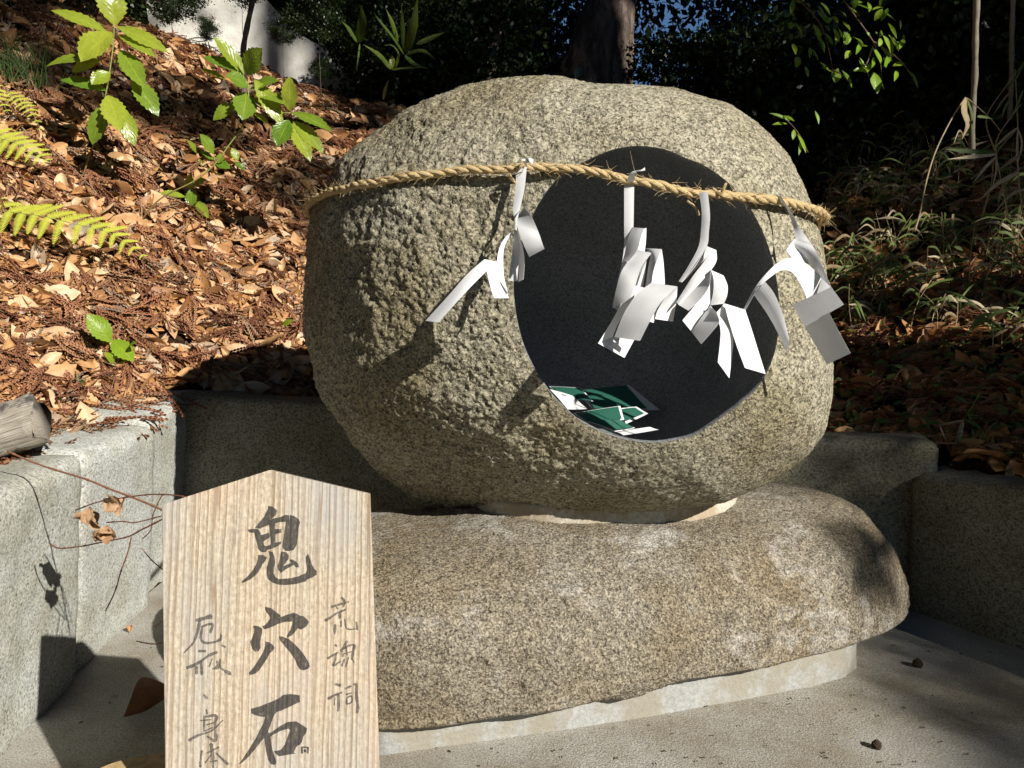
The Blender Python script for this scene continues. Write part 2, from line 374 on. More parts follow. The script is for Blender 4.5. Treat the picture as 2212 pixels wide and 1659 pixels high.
BL = [([(-1.05, .75), (-1.165, 1.985), (-1.37, 2.0), (-1.33, .75)], (.585, .615, .61, .57), 'long sunlit granite block at the left edge of the picture'),
      ([(-1.185, 1.99), (-1.21, 2.50), (-1.42, 2.52), (-1.39, 2.005)], (.61, .605, .62, .62), 'sunlit granite block beside the inner left corner'),
      ([(-1.255, 2.503), (-1.265, 3.02), (-1.48, 3.04), (-1.46, 2.52)], (.61, .665, .67, .64), None),
      ([(-1.262, 2.85), (-.20, 2.72), (-.18, 2.90), (-1.20, 3.06)], (.665, .625, .62, .66), 'shaded granite block behind the signboard and boulder'),
      ([(-.19, 2.715), (.60, 2.60), (.62, 2.78), (-.17, 2.895)], (.62, .60, .60, .62), None),
      ([(.61, 2.60), (1.39, 2.475), (1.42, 2.64), (.63, 2.78)], (.575, .545, .545, .57), 'taller shaded block right of the boulder with a sunlit end'),
      ([(1.285, 2.455), (1.62, 1.93), (1.82, 2.03), (1.50, 2.62)], (.44, .495, .49, .46), 'lower shaded block at the right edge with a chipped top'),
      ([(1.63, 1.92), (2.35, .72), (2.55, .80), (1.84, 2.02)], (.49, .50, .50, .49), None)]
for i, (b, t, lab) in enumerate(BL): obj('stone_block', block(b, t, seed=i * 13, r=.04 if i < 2 else .032, lean=.06 if i < 3 else 0, mat='block' if i < 3 else 'shadeblock'), wall, lab)

# ------------------------------------------------------------ boulders
class Star:
    """star-shaped stone about a centre: outline radius by angle, depth to front and back"""
    def __init__(s, outline, cpt, Y, df, db, n=2.5, yaw=0, asp=1.0, iters=22, facets=()):
        s.fac = [(np.array(n_) / np.linalg.norm(n_), d_) for n_, d_ in facets]
        s.c = at(*cpt, Y); s.df, s.db, s.n = df, db, n; s.yaw = yaw
        s.asp = asp; O = np.array(outline, float); pc = project(s.c)
        dense = np.concatenate([O[i] + (O[(i + 1) % len(O)] - O[i]) * np.linspace(0, 1, 24, endpoint=False)[:, None] for i in range(len(O))])
        d = (dense - pc) * np.array([1, asp]); ang = np.arctan2(-d[:, 1], d[:, 0]); o = np.argsort(ang)
        s.th = np.linspace(-np.pi, np.pi, 361); tgt = np.interp(s.th, ang[o], np.hypot(*d.T)[o], period=2 * np.pi)
        def sm(v, k):
            w_ = np.hanning(k + 2)[1:-1]; w_ /= w_.sum(); h_ = k // 2; q = v[:-1]; q = np.convolve(np.r_[q[-h_:], q, q[:h_]], w_, 'valid'); return np.r_[q, q[:1]]
        raw = tgt; tgt = sm(tgt, 17); s.R = sm(tgt * Y / 1670., 9); NB = 90
        g = rng.normal(size=(160000, 3)); g[:, 1] *= .7; g[:, 2] /= asp; g /= np.linalg.norm(g, axis=1)[:, None]
        for it in range(iters):
            p = (project(s.pt(g)) - pc) * np.array([1, asp]); a = np.arctan2(-p[:, 1], p[:, 0]); r = np.hypot(*p.T); tt = np.interp(a, s.th, tgt)
            ix = ((a + np.pi) / (2 * np.pi) * NB).astype(int) % NB; rn = r / tt; o2 = np.lexsort((rn, ix)); last = np.r_[np.nonzero(np.diff(ix[o2]))[0], len(ix) - 1]; am = o2[last]
            c_, q_ = math.cos(yaw), math.sin(yaw); gx_ = g[am, 0] * c_ + g[am, 1] * q_; ts = np.arctan2(g[am, 2] * asp, gx_); oo = np.argsort(ts)
            rr = np.interp(s.th, ts[oo], 1 / rn[am][oo], period=2 * np.pi)
            s.R = s.R * np.clip(sm(rr, 21 if it < 14 else 13), .9, 1.1) ** .6
        s.R = sm(s.R, 5) * (sm(raw, 3) / tgt)
    def rad(s, g):
        c, q = math.cos(s.yaw), math.sin(s.yaw); x = g[..., 0] * c + g[..., 1] * q; y = -g[..., 0] * q + g[..., 1] * c; z = g[..., 2]
        z = z * s.asp; R_ = np.interp(np.arctan2(z, x), s.th, s.R, period=2 * np.pi); D = np.where(y < 0, s.df, s.db)
        r = ((np.hypot(x, z) / R_) ** s.n + (np.abs(y) / D) ** s.n) ** (-1 / s.n)
        for n_, d_ in s.fac:
            c_ = np.maximum(g @ n_, .05) / d_; r = (r ** -16. + c_ ** 16.) ** (-1 / 16.)
        return r
    def pt(s, g): return s.c + g * s.rad(g)[..., None]
    def cast(s, x, y, off=0.0):
        """picture point(s) -> point on the stone's surface"""
        xs = np.atleast_1d(np.asarray(x, float)); ys = np.atleast_1d(np.asarray(y, float)); out = []
        for a, b in zip(xs, ys):
            d = ray(a, b); t = np.linspace(.9, 3.2, 900); P = np.array([0, 0, CAM_Z]) + d * t[:, None] - s.c
            r = np.linalg.norm(P, axis=1); f = r - s.rad(P / r[:, None]); k = np.where(f < 0)[0]
            i = k[0] if len(k) else int(np.argmin(f)); q = P[i]; q = q + (q / np.linalg.norm(q)) * off; out.append(q + s.c)
        return np.array(out)
OUT_UP = [(1195, 163), (1228, 167), (1278, 178), (1382, 182), (1475, 192), (1541, 213), (1581, 223), (1618, 247), (1675, 297), (1708, 333), (1741, 393),
          (1765, 457), (1779, 519), (1790, 610), (1796, 694), (1804, 791), (1800, 850), (1785, 928), (1754, 974), (1710, 1010), (1659, 1045), (1581, 1083),
          (1456, 1101), (1314, 1111), (1228, 1111), (1112, 1105), (995, 1106), (925, 1104), (880, 1066), (812, 1014), (775, 965), (737, 918), (690, 851),
          (672, 814), (655, 740), (653, 694), (656, 594), (661, 533), (668, 447), (712, 387), (732, 347), (785, 307), (845, 267), (875, 242), (940, 213), (1012, 187), (1079, 173), (1130, 166)]
up = Star(OUT_UP, (1240, 640), 2.24, .50, .44, 2.7, yaw=R(-9), facets=[((-.80, -.60, .03), .655), ((-.35, -.62, -.70), .60)])
RIM = [(1383, 316), (1430, 322), (1475, 342), (1525, 360), (1565, 388), (1590, 414), (1618, 450), (1640, 485), (1658, 533), (1670, 575), (1678, 616), (1682, 679), (1678, 733),
       (1660, 791), (1635, 836), (1603, 865), (1568, 893), (1531, 921), (1494, 941), (1456, 950), (1406, 956), (1356, 950), (1301, 933), (1244, 901), (1206, 868), (1181, 836), (1153, 791),
       (1128, 737), (1113, 660), (1109, 615), (1117, 560), (1130, 510), (1150, 465), (1198, 392), (1235, 365), (1279, 342), (1329, 322)]
rim = up.cast(*np.array(RIM).T); hd = np.mean(rim, 0) - up.c; h = hd / np.linalg.norm(hd)
e1 = np.cross(h, [0, 0, 1.]); e1 /= np.linalg.norm(e1); e2 = np.cross(e1, h)
g = rim - up.c; g /= np.linalg.norm(g, axis=1)[:, None]
azr = np.arctan2(g @ e2, g @ e1); alr = np.arccos(np.clip(g @ h, -1, 1)); o = np.argsort(azr)
NA, NR = 760, 280; az = np.linspace(-np.pi, np.pi, NA, endpoint=False); al0 = np.interp(az, azr[o], alr[o], period=2 * np.pi)
k = np.hanning(17); k /= k.sum(); al0 = np.convolve(np.r_[al0[-8:], al0, al0[:8]], k, 'valid')
f = np.linspace(0, 1, NR); f = .72 * f + .28 * f ** 3
AL = al0[None] + (np.pi - al0[None]) * f[:, None]; AZ = np.broadcast_to(az, AL.shape)
g = np.cos(AL)[..., None] * h + np.sin(AL)[..., None] * (np.cos(AZ)[..., None] * e1 + np.sin(AZ)[..., None] * e2)
P = up.pt(g)
def rock_disp(P, rough, seed):
    r1 = 1 - np.abs(fbm(P + .06 * vnoise(P, 9, 3)[..., None], 7, 4, seed)) * 2
    d = .014 * fbm(P, 3.0, 3, seed + 1) + rough * (.010 * (r1 - .6) + .006 * fbm(P * np.array([1, 1, 1.5]) + .05 * fbm(P, 9, 3, 1)[..., None], 24, 4, seed + 2, .7) * (.4 + 1.2 * sst(-.3, .4, fbm(P, 5, 2, 8)))) + (.0016 + .0062 * rough) * fbm(P, 85, 3, seed + 3, .8) + .0010 * vnoise(P, 150, seed)
    return d
rough = np.clip(1.15 - sst(-.25, .55, P[..., 0]) * 1.0 - .35 * sst(1.1, 1.35, P[..., 2]), .12, 1.0)
fade = sst(0, .10, (AL - al0[None]))
disp = rock_disp(P, rough, 21) * (.06 + .94 * fade)
V = P + g * disp[..., None]
I = np.arange(NR * NA).reshape(NR, NA); J = np.roll(I, -1, 1)
F = np.stack([I[:-1], I[1:], J[1:], J[:-1]], -1).reshape(-1, 4)
boulder = thing('hollowed_boulder', 'large round granite boulder with a big round hole bored into its front', 'boulder', (up.c[0], up.c[1], .44))
body = mobj('rock_body', V.reshape(-1, 3), F, MAT['granite'], boulder)
# hollow: bowl behind the rim
rimV = V[0]; c0 = rimV.mean(0); ax = np.array([-.27, .96, -.01]); ax /= np.linalg.norm(ax)
DEP = .72; rows = []; q = rimV - c0; par = q @ ax; per = q - par[:, None] * ax
for t in np.concatenate([[0, .004, .012], np.sin(np.linspace(.03, 1, 60) * np.pi / 2)]):
    s_ = max(1e-3, (1 - t ** 3.4)) ** .55 * (1 - .0 * t) if t > .012 else (1 - t * .9)
    if t > .012: s_ *= 1.0 + .15 * math.sin(math.pi * min(1, t * 1.3))
    rows.append(c0 + per * s_ + ax * (par * (1 - min(1, t * 1.6)) + DEP * t)[:, None])
H_ = np.array(rows); nH = len(H_); H_ = H_ + (.0012 * fbm(H_, 25, 2, 4) * np.clip(np.arange(nH) / 4, 0, 1)[:, None])[..., None] * 1
I = np.arange(nH * NA).reshape(nH, NA); J = np.roll(I, -1, 1); F = [tuple(q) for q in np.stack([I[:-1], J[:-1], J[1:], I[1:]], -1).reshape(-1, 4)] + [tuple(I[-1])]
mobj('hollow', H_.reshape(-1, 3), F, MAT['hollow'], boulder)
def hollow_hit(x, y):
    d = ray(x, y); t = np.linspace(1.2, 3.0, 1200); Q = np.array([0, 0, CAM_Z]) + d * t[:, None]
    rel = Q - c0; dep = rel @ ax; best = None
    for i in range(len(t)):
        if 0.02 < dep[i] < DEP:
            k_ = dep[i] / DEP; s_ = (1 - k_ ** 3.4) ** .55 * (1.0 + .15 * math.sin(math.pi * min(1, k_ * 1.3))); v = rel[i] - dep[i] * ax; a = math.atan2(v @ e2, v @ e1)
            j = int((a + math.pi) / (2 * math.pi) * NA) % NA
            if np.linalg.norm(v) > np.linalg.norm(per[j]) * s_: return Q[i]
    return Q[700]

OUT_LO = [(520, 1190), (590, 1130), (690, 1106), (801, 1103), (860, 1099), (925, 1098), (1010, 1078), (1120, 1066), (1280, 1056), (1430, 1048), (1560, 1042), (1671, 1040), (1746, 1049),
          (1812, 1069), (1869, 1112), (1907, 1159), (1940, 1206), (1967, 1268), (1964, 1301), (1935, 1348), (1897, 1381), (1850, 1407), (1789, 1419),
          (1661, 1428), (1567, 1441), (1383, 1464), (1267, 1495), (1151, 1526), (1073, 1546), (995, 1551), (917, 1573), (820, 1600), (700, 1612), (580, 1560), (510, 1440), (490, 1300)]
lo = Star(OUT_LO, (1260, 1300), 2.20, .50, .40, 2.6, yaw=R(18), asp=2.4)
nt_, np_ = 620, 330; th = np.linspace(0, 2 * np.pi, nt_, endpoint=False); ph = np.linspace(.0001, np.pi - .0001, np_)
PH, TH = np.meshgrid(ph, th, indexing='ij')
a_ = np.array([math.cos(lo.yaw), math.sin(lo.yaw), 0]); b_ = np.array([-math.sin(lo.yaw), math.cos(lo.yaw), 0]); z_ = np.array([0, 0, 1.])
g = -np.cos(PH)[..., None] * b_ + np.sin(PH)[..., None] * (np.cos(TH)[..., None] * a_ * 1.7 + np.sin(TH)[..., None] * z_ * .9)
g /= np.linalg.norm(g, axis=-1)[..., None]; P = lo.pt(g)
V = P + g * (rock_disp(P, .20 + .6 * sst(.1, .5, fbm(P, 3, 2, 5)), 55) + .015 * fbm(P, 5, 2, 77))[..., None]
I = np.arange(np_ * nt_).reshape(np_, nt_); J = np.roll(I, -1, 1)
pedestal = tag(mobj('pedestal_stone', V.reshape(-1, 3), np.stack([I[:-1], J[:-1], J[1:], I[1:]], -1).reshape(-1, 4), MAT['pedestal']),
               'long rounded brownish granite stone lying under the hollowed boulder', 'stone')
def prism(poly, z0, z1, taper=0., noise=.003, seed=0, res=.03, ztop=None):
    P = np.array(poly, float); c = P.mean(0); ring = []
    for i in range(len(P)):
        a, b = P[i], P[(i + 1) % len(P)]; m_ = max(1, int(np.linalg.norm(b - a) / res)); ring += [a + (b - a) * k / m_ for k in range(m_)]
    ring = np.array(ring); n_ = len(ring); rows = []; L = 7
    for j in range(L + 1):
        t = j / L; zz = z0 + (z1 - z0) * t; q = c + (ring - c) * (1 - taper * t); rows.append(np.column_stack([q, np.full(n_, zz)]))
    rows.append(np.column_stack([c + (ring - c) * (.96 - taper), np.full(n_, z1 + .002)]))
    V = np.concatenate(rows); nn = np.column_stack([V[:, :2] - c, 0 * V[:, 0]]); nn /= np.linalg.norm(nn, axis=1)[:, None]
    V = V + nn * (fbm(V, 14, 3, seed)[:, None] * noise * 2 + fbm(V, 3, 2, seed)[:, None] * noise * 2)
    F = [(j * n_ + i, j * n_ + (i + 1) % n_, (j + 1) * n_ + (i + 1) % n_, (j + 1) * n_ + i) for j in range(L + 1) for i in range(n_)]
    F.append(tuple((L + 1) * n_ + i for i in range(n_))); return V, F
pl = [fl(820, 1632)[:2], fl(1382, 1552)[:2], fl(1567, 1516)[:2], fl(1756, 1482)[:2], fl(1822, 1463)[:2], fl(1851, 1442)[:2], (.93, 2.42), (.2, 2.5), (-.28, 2.3), (-.38, 1.95), (-.36, 1.68)]
V, F = prism(pl, -.01, .135, .012, .003, 4)
tag(mobj('concrete_plinth', V, F, MAT['plinth']), 'pale mortar plinth under the long lower stone, standing on the paving', 'plinth')
mc = at(1285, 1085, 2.17); mor = []
for a in np.linspace(0, 2 * np.pi, 48, endpoint=False):
    xx, yy = .41 * math.cos(a) * (1 + .03 * math.sin(3 * a)), .215 * math.sin(a); mor.append((mc[0] + .055 + xx * .966 - yy * .259, 2.22 + xx * .259 + yy * .966))
V, F = prism(mor, .38, .468, .02, .004, 8)
tag(mobj('mortar_bed', V, F, MAT['mortar']), 'thin cream mortar ring between the boulder and the stone below it', 'mortar')

# ------------------------------------------------------------ rope and paper streamers
RP = [(674, 451), (686, 440), (705, 428), (755, 414), (812, 403), (862, 394), (912, 387), (1012, 378), (1070, 376), (1122, 374.5), (1165, 372), (1212, 372), (1245, 375), (1279, 381),
      (1330, 391), (1383, 404), (1430, 414), (1475, 423), (1525, 428), (1575, 431), (1625, 435), (1675, 442), (1710, 449), (1742, 458), (1757, 465), (1767, 472)]
front = up.cast(*np.array(RP).T, off=.015); 
front[:, 1] -= .004
gA = front[0] - up.c; gB = front[-1] - up.c; a0 = math.atan2(gB[1], gB[0]); a1 = math.atan2(gA[1], gA[0]) + 2 * math.pi
if a1 - a0 > 2 * math.pi: a1 -= 2 * math.pi
back = []
for t in np.linspace(0, 1, 22)[1:-1]:
    a = a0 + (a1 - a0) * t; zc = gB[2] * (1 - t) + gA[2] * t; lo_, hi_ = 0., 1.2
    for _ in range(24):
        md = .5 * (lo_ + hi_); q = np.array([md * math.cos(a), md * math.sin(a), zc]); rr = np.linalg.norm(q)
        if rr < up.rad((q / rr)[None])[0]: lo_ = md
        else: hi_ = md
    back.append(up.c + np.array([(md + .02) * math.cos(a), (md + .02) * math.sin(a), zc]))
loop = np.concatenate([front, np.array(back), front[:1]])
ctr = catmull(loop, 1500); seg = np.linalg.norm(np.diff(ctr, axis=0), axis=1); s = np.r_[0, np.cumsum(seg)]
u = np.linspace(0, s[-1], 1300); ctr = np.column_stack([np.interp(u, s, ctr[:, k]) for k in range(3)])
ctr[:, 2] += .0012 * np.sin(u * 43) + .0015 * vnoise(np.column_stack([u, u * 0, u * 0]), 14, 2)
T = np.gradient(ctr, axis=0); T /= np.linalg.norm(T, axis=1)[:, None]; N = np.cross(T, [0, 0, 1.]); N /= np.linalg.norm(N, axis=1)[:, None]; B = np.cross(T, N)
rope = thing('straw_rope', 'twisted rice straw rope tied round the boulder across the hole', 'rope', ctr[0])
for kk in range(3):
    a = u * 2 * np.pi / .088 + kk * 2 * np.pi / 3; rad_ = .0044
    P = ctr + rad_ * (np.cos(a)[:, None] * N + np.sin(a)[:, None] * B)
    rr = .0060 + .0013 * vnoise(np.column_stack([u, u * 0 + kk, u * 0]), 26, 5); P = P + .0012 * np.stack([vnoise(P, 45, 60 + q + kk) for q in range(3)], -1)
    Vv, Ff, uvv = tube(P, rr, 9, False); uvv[:, 0] *= 1
    jit = vnoise(Vv, 260, 8) * .0008; cc = np.repeat(P, 9, 0); Vv = Vv + (Vv - cc) / .0076 * jit[:, None]
    mobj('strand', Vv, Ff, MAT['rope'], rope, uv=uvv)
mb = MB()
for _ in range(560):
    i = random.randrange(10, 720); a = random.uniform(0, 6.28); d = math.cos(a) * N[i] + math.sin(a) * B[i]; L = random.uniform(.008, .026) * (1.9 if random.random() < .06 else 1)
    p0 = ctr[i] + d * .012; sg = random.choice((-1, 1)); t = T[i] * sg
    P = catmull([p0, p0 + (t * .8 + d * .25) * L * .5, p0 + (t * .8 + d * random.uniform(.2, .9) + np.array([0, 0, random.uniform(-.3, .3)])) * L], 5)
    Vv, Ff, uvv = tube(P, np.linspace(.0009, .0003, 5), 3, False); mb.add(Vv, Ff, 0, uvv)
stuff(mb.build('loose_fibres', MAT['rope'], rope))
def z8(x, y): return ((1350 + x * .32543) * .92167, (380 + y * .32543) * .92167)
def z7(x, y): return ((950 + x * .2712) * .92167, (350 + y * .2712) * .92167)
# frayed knots of straw
def straw_knot(parent, pts, w_):
    mb = MB()
    for _ in range(7):
        P = catmull([at(*p, Y_) + np.array([random.gauss(0, w_), random.gauss(0, w_), random.gauss(0, w_)]) for (*p, Y_) in pts], 8)
        Vv, Ff, uvv = tube(P, .0018, 4, True); mb.add(Vv, Ff, 0, uvv)
    mb.build('straw_end', MAT['rope'], parent)
yk = float(up.cast(1567, 428)[0][1]) - .035
straw_knot(rope, [(*z8(1040, 250), yk), (*z8(1062, 200), yk - .005), (*z8(1075, 155), yk - .01)], .0016)
straw_knot(rope, [(*z8(1070, 255), yk), (*z8(1030, 225), yk - .01), (*z8(985, 190), yk - .015)], .0010)
straw_knot(rope, [(*z8(800, 280), yk), (*z8(860, 330), yk - .005), (*z8(882, 385), yk - .008)], .0009)
yk2 = float(up.cast(1122, 375)[0][1]) - .035
straw_knot(rope, [(*z7(960, 190), yk2), (*z7(1000, 140), yk2 - .006), (*z7(1015, 110), yk2 - .008)], .0020)
straw_knot(rope, [(*z7(900, 230), yk2), (*z7(930, 265), yk2 - .004), (*z7(950, 300), yk2 - .004)], .0014)

def panel(parent, zf, L, Rr, Ys, name='paper_fold', nrow=36, bow=0.0, dR=0.0):
    """a fold of paper between its two long edges; Ys is its distance at the rows; dR moves the right edge in depth"""
    n_ = max(len(L), len(Rr)); L3 = catmull([list(zf(*p)) for p in L], nrow); R3 = catmull([list(zf(*p)) for p in Rr], nrow)
    Yr = catmull([[y] for y in Ys], nrow)[:, 0]; m_ = 7; V = []
    for i in range(nrow):
        for j in range(m_):
            t = j / (m_ - 1); p = L3[i] * (1 - t) + R3[i] * t; V.append(at(p[0], p[1], Yr[i] + dR * t - .45 * bow * math.sin(math.pi * t)))
    F = [(i * m_ + j, i * m_ + j + 1, (i + 1) * m_ + j + 1, (i + 1) * m_ + j) for i in range(nrow - 1) for j in range(m_ - 1)]
    o = mobj(name, np.array(V), F, MAT['paper'], parent, smooth=False)
    sd = o.modifiers.new('thickness', 'SOLIDIFY'); sd.thickness = .0003; sd.offset = 0
    return o
grp = 'zigzag white paper streamers hanging from the rope'
def Yat(x, y): return float(up.cast(x, y)[0][1])
# first streamer
yA = Yat(1115, 400) - .033
s1 = thing('paper_streamer', 'leftmost white paper streamer, over bare stone, with a fold blown out to the left', 'paper streamer', at(1122, 378, yA), grp)
panel(s1, z7, [(960, 185), (945, 400), (930, 520), (943, 640), (925, 880), (890, 1138)], [(1050, 150), (1030, 340), (995, 500), (962, 660), (985, 860), (966, 1138)], [yA + .012, yA - .002, yA - .01, yA - .03, yA - .06, yA - .08], bow=.002, dR=-.006)
panel(s1, z7, [(1030, 492), (975, 590), (966, 660), (1012, 800), (1070, 932)], [(1032, 494), (1090, 580), (1150, 715), (1180, 800), (1201, 862)], [yA - .03, yA - .045, yA - .06, yA - .09, yA - .12], bow=.003, dR=-.030)
panel(s1, z7, [(958, 700), (984, 850), (979, 960), (977, 1147)], [(966, 700), (1008, 820), (1030, 960), (1021, 1125)], [yA - .035, yA - .06, yA - .08, yA - .09], dR=-.02)
panel(s1, z7, [(955, 692), (870, 755), (815, 850), (792, 972), (800, 1100), (885, 1240)], [(961, 700), (895, 765), (855, 850), (845, 960), (855, 1110), (888, 1245)], [yA - .03, yA - .07, yA - .11, yA - .13, yA - .13, yA - .12], dR=.02)
panel(s1, z7, [(684, 950), (705, 1060), (735, 1190), (768, 1287)], [(792, 973), (830, 1060), (868, 1180), (892, 1286)], [yA - .17, yA - .16, yA - .15, yA - .15], bow=.003, dR=.04)
panel(s1, z7, [(684, 950), (535, 1080), (375, 1262), (175, 1482)], [(703, 1052), (580, 1175), (440, 1325), (287, 1497)], [yA - .17, yA - .20, yA - .225, yA - .24], bow=.006, dR=-.03)
panel(s1, z7, [(1000, 90), (1015, 105), (1040, 150)], [(1035, 85), (1045, 110), (1058, 160)], [yA - .02, yA - .02, yA - .005], nrow=8)
panel(s1, z7, [(1040, 95), (1065, 75), (1105, 88)], [(1040, 120), (1070, 118), (1100, 135)], [yA - .02, yA - .035, yA - .03], nrow=8, bow=.006)
# second streamer
yB = Yat(1383, 400) - .034
s2 = thing('paper_streamer', 'second white paper streamer from the left, with its lowest fold broadest and facing front', 'paper streamer', at(1360, 395, yB), grp)
panel(s2, z8, [(346, 150), (346, 450), (343, 640), (305, 840), (262, 1045)], [(418, 165), (413, 470), (400, 700), (365, 870), (300, 1068)], [yB + .03, yB - .01, yB - .02, yB - .045, yB - .07], bow=.002, dR=-.010)
panel(s2, z8, [(362, 150), (385, 85), (425, 62), (470, 55), (495, 38)], [(418, 138), (428, 90), (440, 72), (470, 66), (497, 60)], [yB + .01, yB - .01, yB - .015, yB - .02, yB - .02], nrow=12)
panel(s2, z8, [(405, 470), (372, 560), (345, 680), (328, 715)], [(491, 478), (465, 545), (442, 632), (380, 715)], [yB - .02, yB - .03, yB - .04, yB - .045], bow=.004, dR=-.025)
panel(s2, z8, [(491, 478), (465, 545), (441, 632)], [(506, 474), (503, 560), (494, 645)], [yB - .022, yB - .032, yB - .042], dR=.02)
panel(s2, z8, [(430, 632), (370, 720), (322, 800), (283, 940), (262, 1045)], [(542, 655), (470, 760), (430, 880), (400, 960), (372, 1010)], [yB - .045, yB - .06, yB - .075, yB - .085, yB - .09], bow=.006, dR=-.03)
panel(s2, z8, [(542, 655), (475, 760), (430, 890)], [(512, 640), (500, 780), (480, 910)], [yB - .05, yB - .055, yB - .05], dR=.035)
panel(s2, z8, [(498, 620), (535, 660), (520, 760), (498, 905)], [(614, 627), (582, 705), (556, 790), (544, 872)], [yB - .045, yB - .055, yB - .06, yB - .065], bow=.004, dR=-.025)
panel(s2, z8, [(614, 627), (583, 705), (556, 790), (543, 872)], [(616, 628), (628, 710), (635, 800), (639, 882)], [yB - .046, yB - .05, yB - .05, yB - .05], dR=.035)
panel(s2, z8, [(425, 888), (330, 1015), (245, 1165), (158, 1305)], [(492, 905), (400, 1010), (310, 1150), (262, 1262)], [yB - .10, yB - .11, yB - .12, yB - .13], dR=.02)
panel(s2, z8, [(158, 1305), (250, 1355), (348, 1410)], [(262, 1262), (330, 1265), (418, 1282)], [yB - .13, yB - .135, yB - .14], dR=.025, nrow=8)
panel(s2, z8, [(258, 1265), (300, 1310), (346, 1355)], [(290, 1258), (340, 1270), (392, 1275)], [yB - .136, yB - .14, yB - .143], nrow=8, dR=.008)
panel(s2, z8, [(540, 870), (440, 950), (345, 1090), (275, 1260)], [(728, 896), (612, 1010), (540, 1130), (460, 1287)], [yB - .12, yB - .14, yB - .15, yB - .15], bow=.004, dR=-.040)
panel(s2, z8, [(728, 896), (645, 975), (590, 1060), (568, 1130)], [(729, 897), (724, 980), (712, 1070), (697, 1149)], [yB - .121, yB - .11, yB - .10, yB - .10], dR=.03)
panel(s2, z8, [(578, 1060), (555, 1100), (527, 1148)], [(585, 1065), (572, 1105), (558, 1158)], [yB - .09, yB - .095, yB - .10], nrow=8)
# third streamer
yC = Yat(1524, 428) - .034
s3 = thing('paper_streamer', 'third white paper streamer from the left, its brightest tail pointing down right', 'paper streamer', at(1522, 428, yC), grp)
panel(s3, z8, [(886, 222), (904, 360), (898, 500), (880, 612), (805, 755), (738, 860)], [(948, 212), (964, 380), (956, 500), (941, 607), (850, 745), (762, 866)], [yC - .004, yC - .015, yC - .02, yC - .03, yC - .05, yC - .07], dR=-.01, bow=.002)
panel(s3, z8, [(941, 607), (865, 735), (762, 866)], [(945, 640), (925, 700), (800, 835)], [yC - .03, yC - .045, yC - .065], dR=.03, nrow=12)
panel(s3, z8, [(941, 606), (930, 700), (835, 830), (720, 1010)], [(1010, 635), (1004, 730), (890, 875), (742, 1030)], [yC - .03, yC - .06, yC - .08, yC - .09], bow=.005, dR=-.012)
panel(s3, z8, [(966, 775), (862, 900), (790, 975), (738, 1028)], [(972, 780), (955, 900), (885, 1000), (808, 1070)], [yC - .065, yC - .075, yC - .08, yC - .085], dR=-.03)
panel(s3, z8, [(972, 778), (950, 910), (865, 1020), (765, 1140)], [(1000, 800), (968, 1000), (905, 1110), (832, 1223)], [yC - .08, yC - .10, yC - .11, yC - .12], bow=.002)
panel(s3, z8, [(972, 778), (990, 850), (985, 950), (964, 1032)], [(1062, 818), (1090, 890), (1087, 960), (1064, 1020)], [yC - .08, yC - .10, yC - .105, yC - .10], bow=.006, dR=.0)
panel(s3, z8, [(966, 1033), (905, 1115), (868, 1170), (832, 1223)], [(1012, 1085), (1030, 1150), (985, 1215), (900, 1311)], [yC - .105, yC - .12, yC - .125, yC - .125], dR=-.05)
panel(s3, z8, [(966, 1033), (1012, 1120), (1040, 1225), (1020, 1442)], [(1010, 1085), (1105, 1185), (1132, 1285), (1103, 1557)], [yC - .12, yC - .13, yC - .14, yC - .14], bow=.004, dR=.03)
panel(s3, z8, [(1064, 1020), (1040, 1050), (1010, 1085)], [(1090, 1075), (1108, 1130), (1105, 1180)], [yC - .10, yC - .105, yC - .11], nrow=8, dR=.02)
panel(s3, z8, [(1066, 1018), (1098, 1140), (1155, 1320), (1215, 1482)], [(1217, 1064), (1262, 1200), (1318, 1380), (1364, 1526)], [yC - .11, yC - .12, yC - .125, yC - .13], bow=.008, dR=.045)
# fourth streamer
yD = Yat(1690, 440) - .033
s4 = thing('paper_streamer', 'rightmost white paper streamer, bent in an arch beside the right rim of the hole', 'paper streamer', at(1690, 438, yD), grp)
panel(s4, z8, [(1425, 235), (1505, 320), (1555, 440), (1582, 555)], [(1475, 245), (1540, 350), (1610, 470), (1690, 585)], [yD - .003, yD - .015, yD - .03, yD - .045], bow=.003, dR=-.014)
panel(s4, z8, [(1582, 553), (1568, 600), (1640, 700), (1700, 760), (1760, 830)], [(1690, 583), (1725, 640), (1765, 730), (1800, 815), (1836, 902)], [yD - .045, yD - .06, yD - .07, yD - .08, yD - .09], bow=.007, dR=-.035)
panel(s4, z8, [(1570, 556), (1522, 620), (1520, 645), (1560, 690)], [(1582, 556), (1590, 630), (1640, 670), (1700, 745)], [yD - .05, yD - .075, yD - .08, yD - .085], bow=.003, dR=.01)
panel(s4, z8, [(1204, 1060), (1290, 900), (1400, 770), (1480, 708), (1560, 690), (1640, 722), (1715, 780), (1770, 828)], [(1220, 1064), (1310, 912), (1405, 825), (1480, 780), (1555, 795), (1610, 870), (1645, 940), (1664, 1000)], [yD - .15, yD - .14, yD - .12, yD - .11, yD - .10, yD - .10, yD - .095, yD - .09], nrow=34, dR=-.012)
panel(s4, z8, [(1770, 828), (1750, 890), (1728, 962)], [(1664, 1000), (1662, 1000), (1664, 1000)], [yD - .09, yD - .085, yD - .08], nrow=8)
panel(s4, z8, [(1282, 960), (1370, 1085), (1450, 1225), (1518, 1372)], [(1358, 858), (1428, 950), (1490, 1100), (1534, 1272)], [yD - .14, yD - .15, yD - .155, yD - .15], bow=.006, dR=-.015)
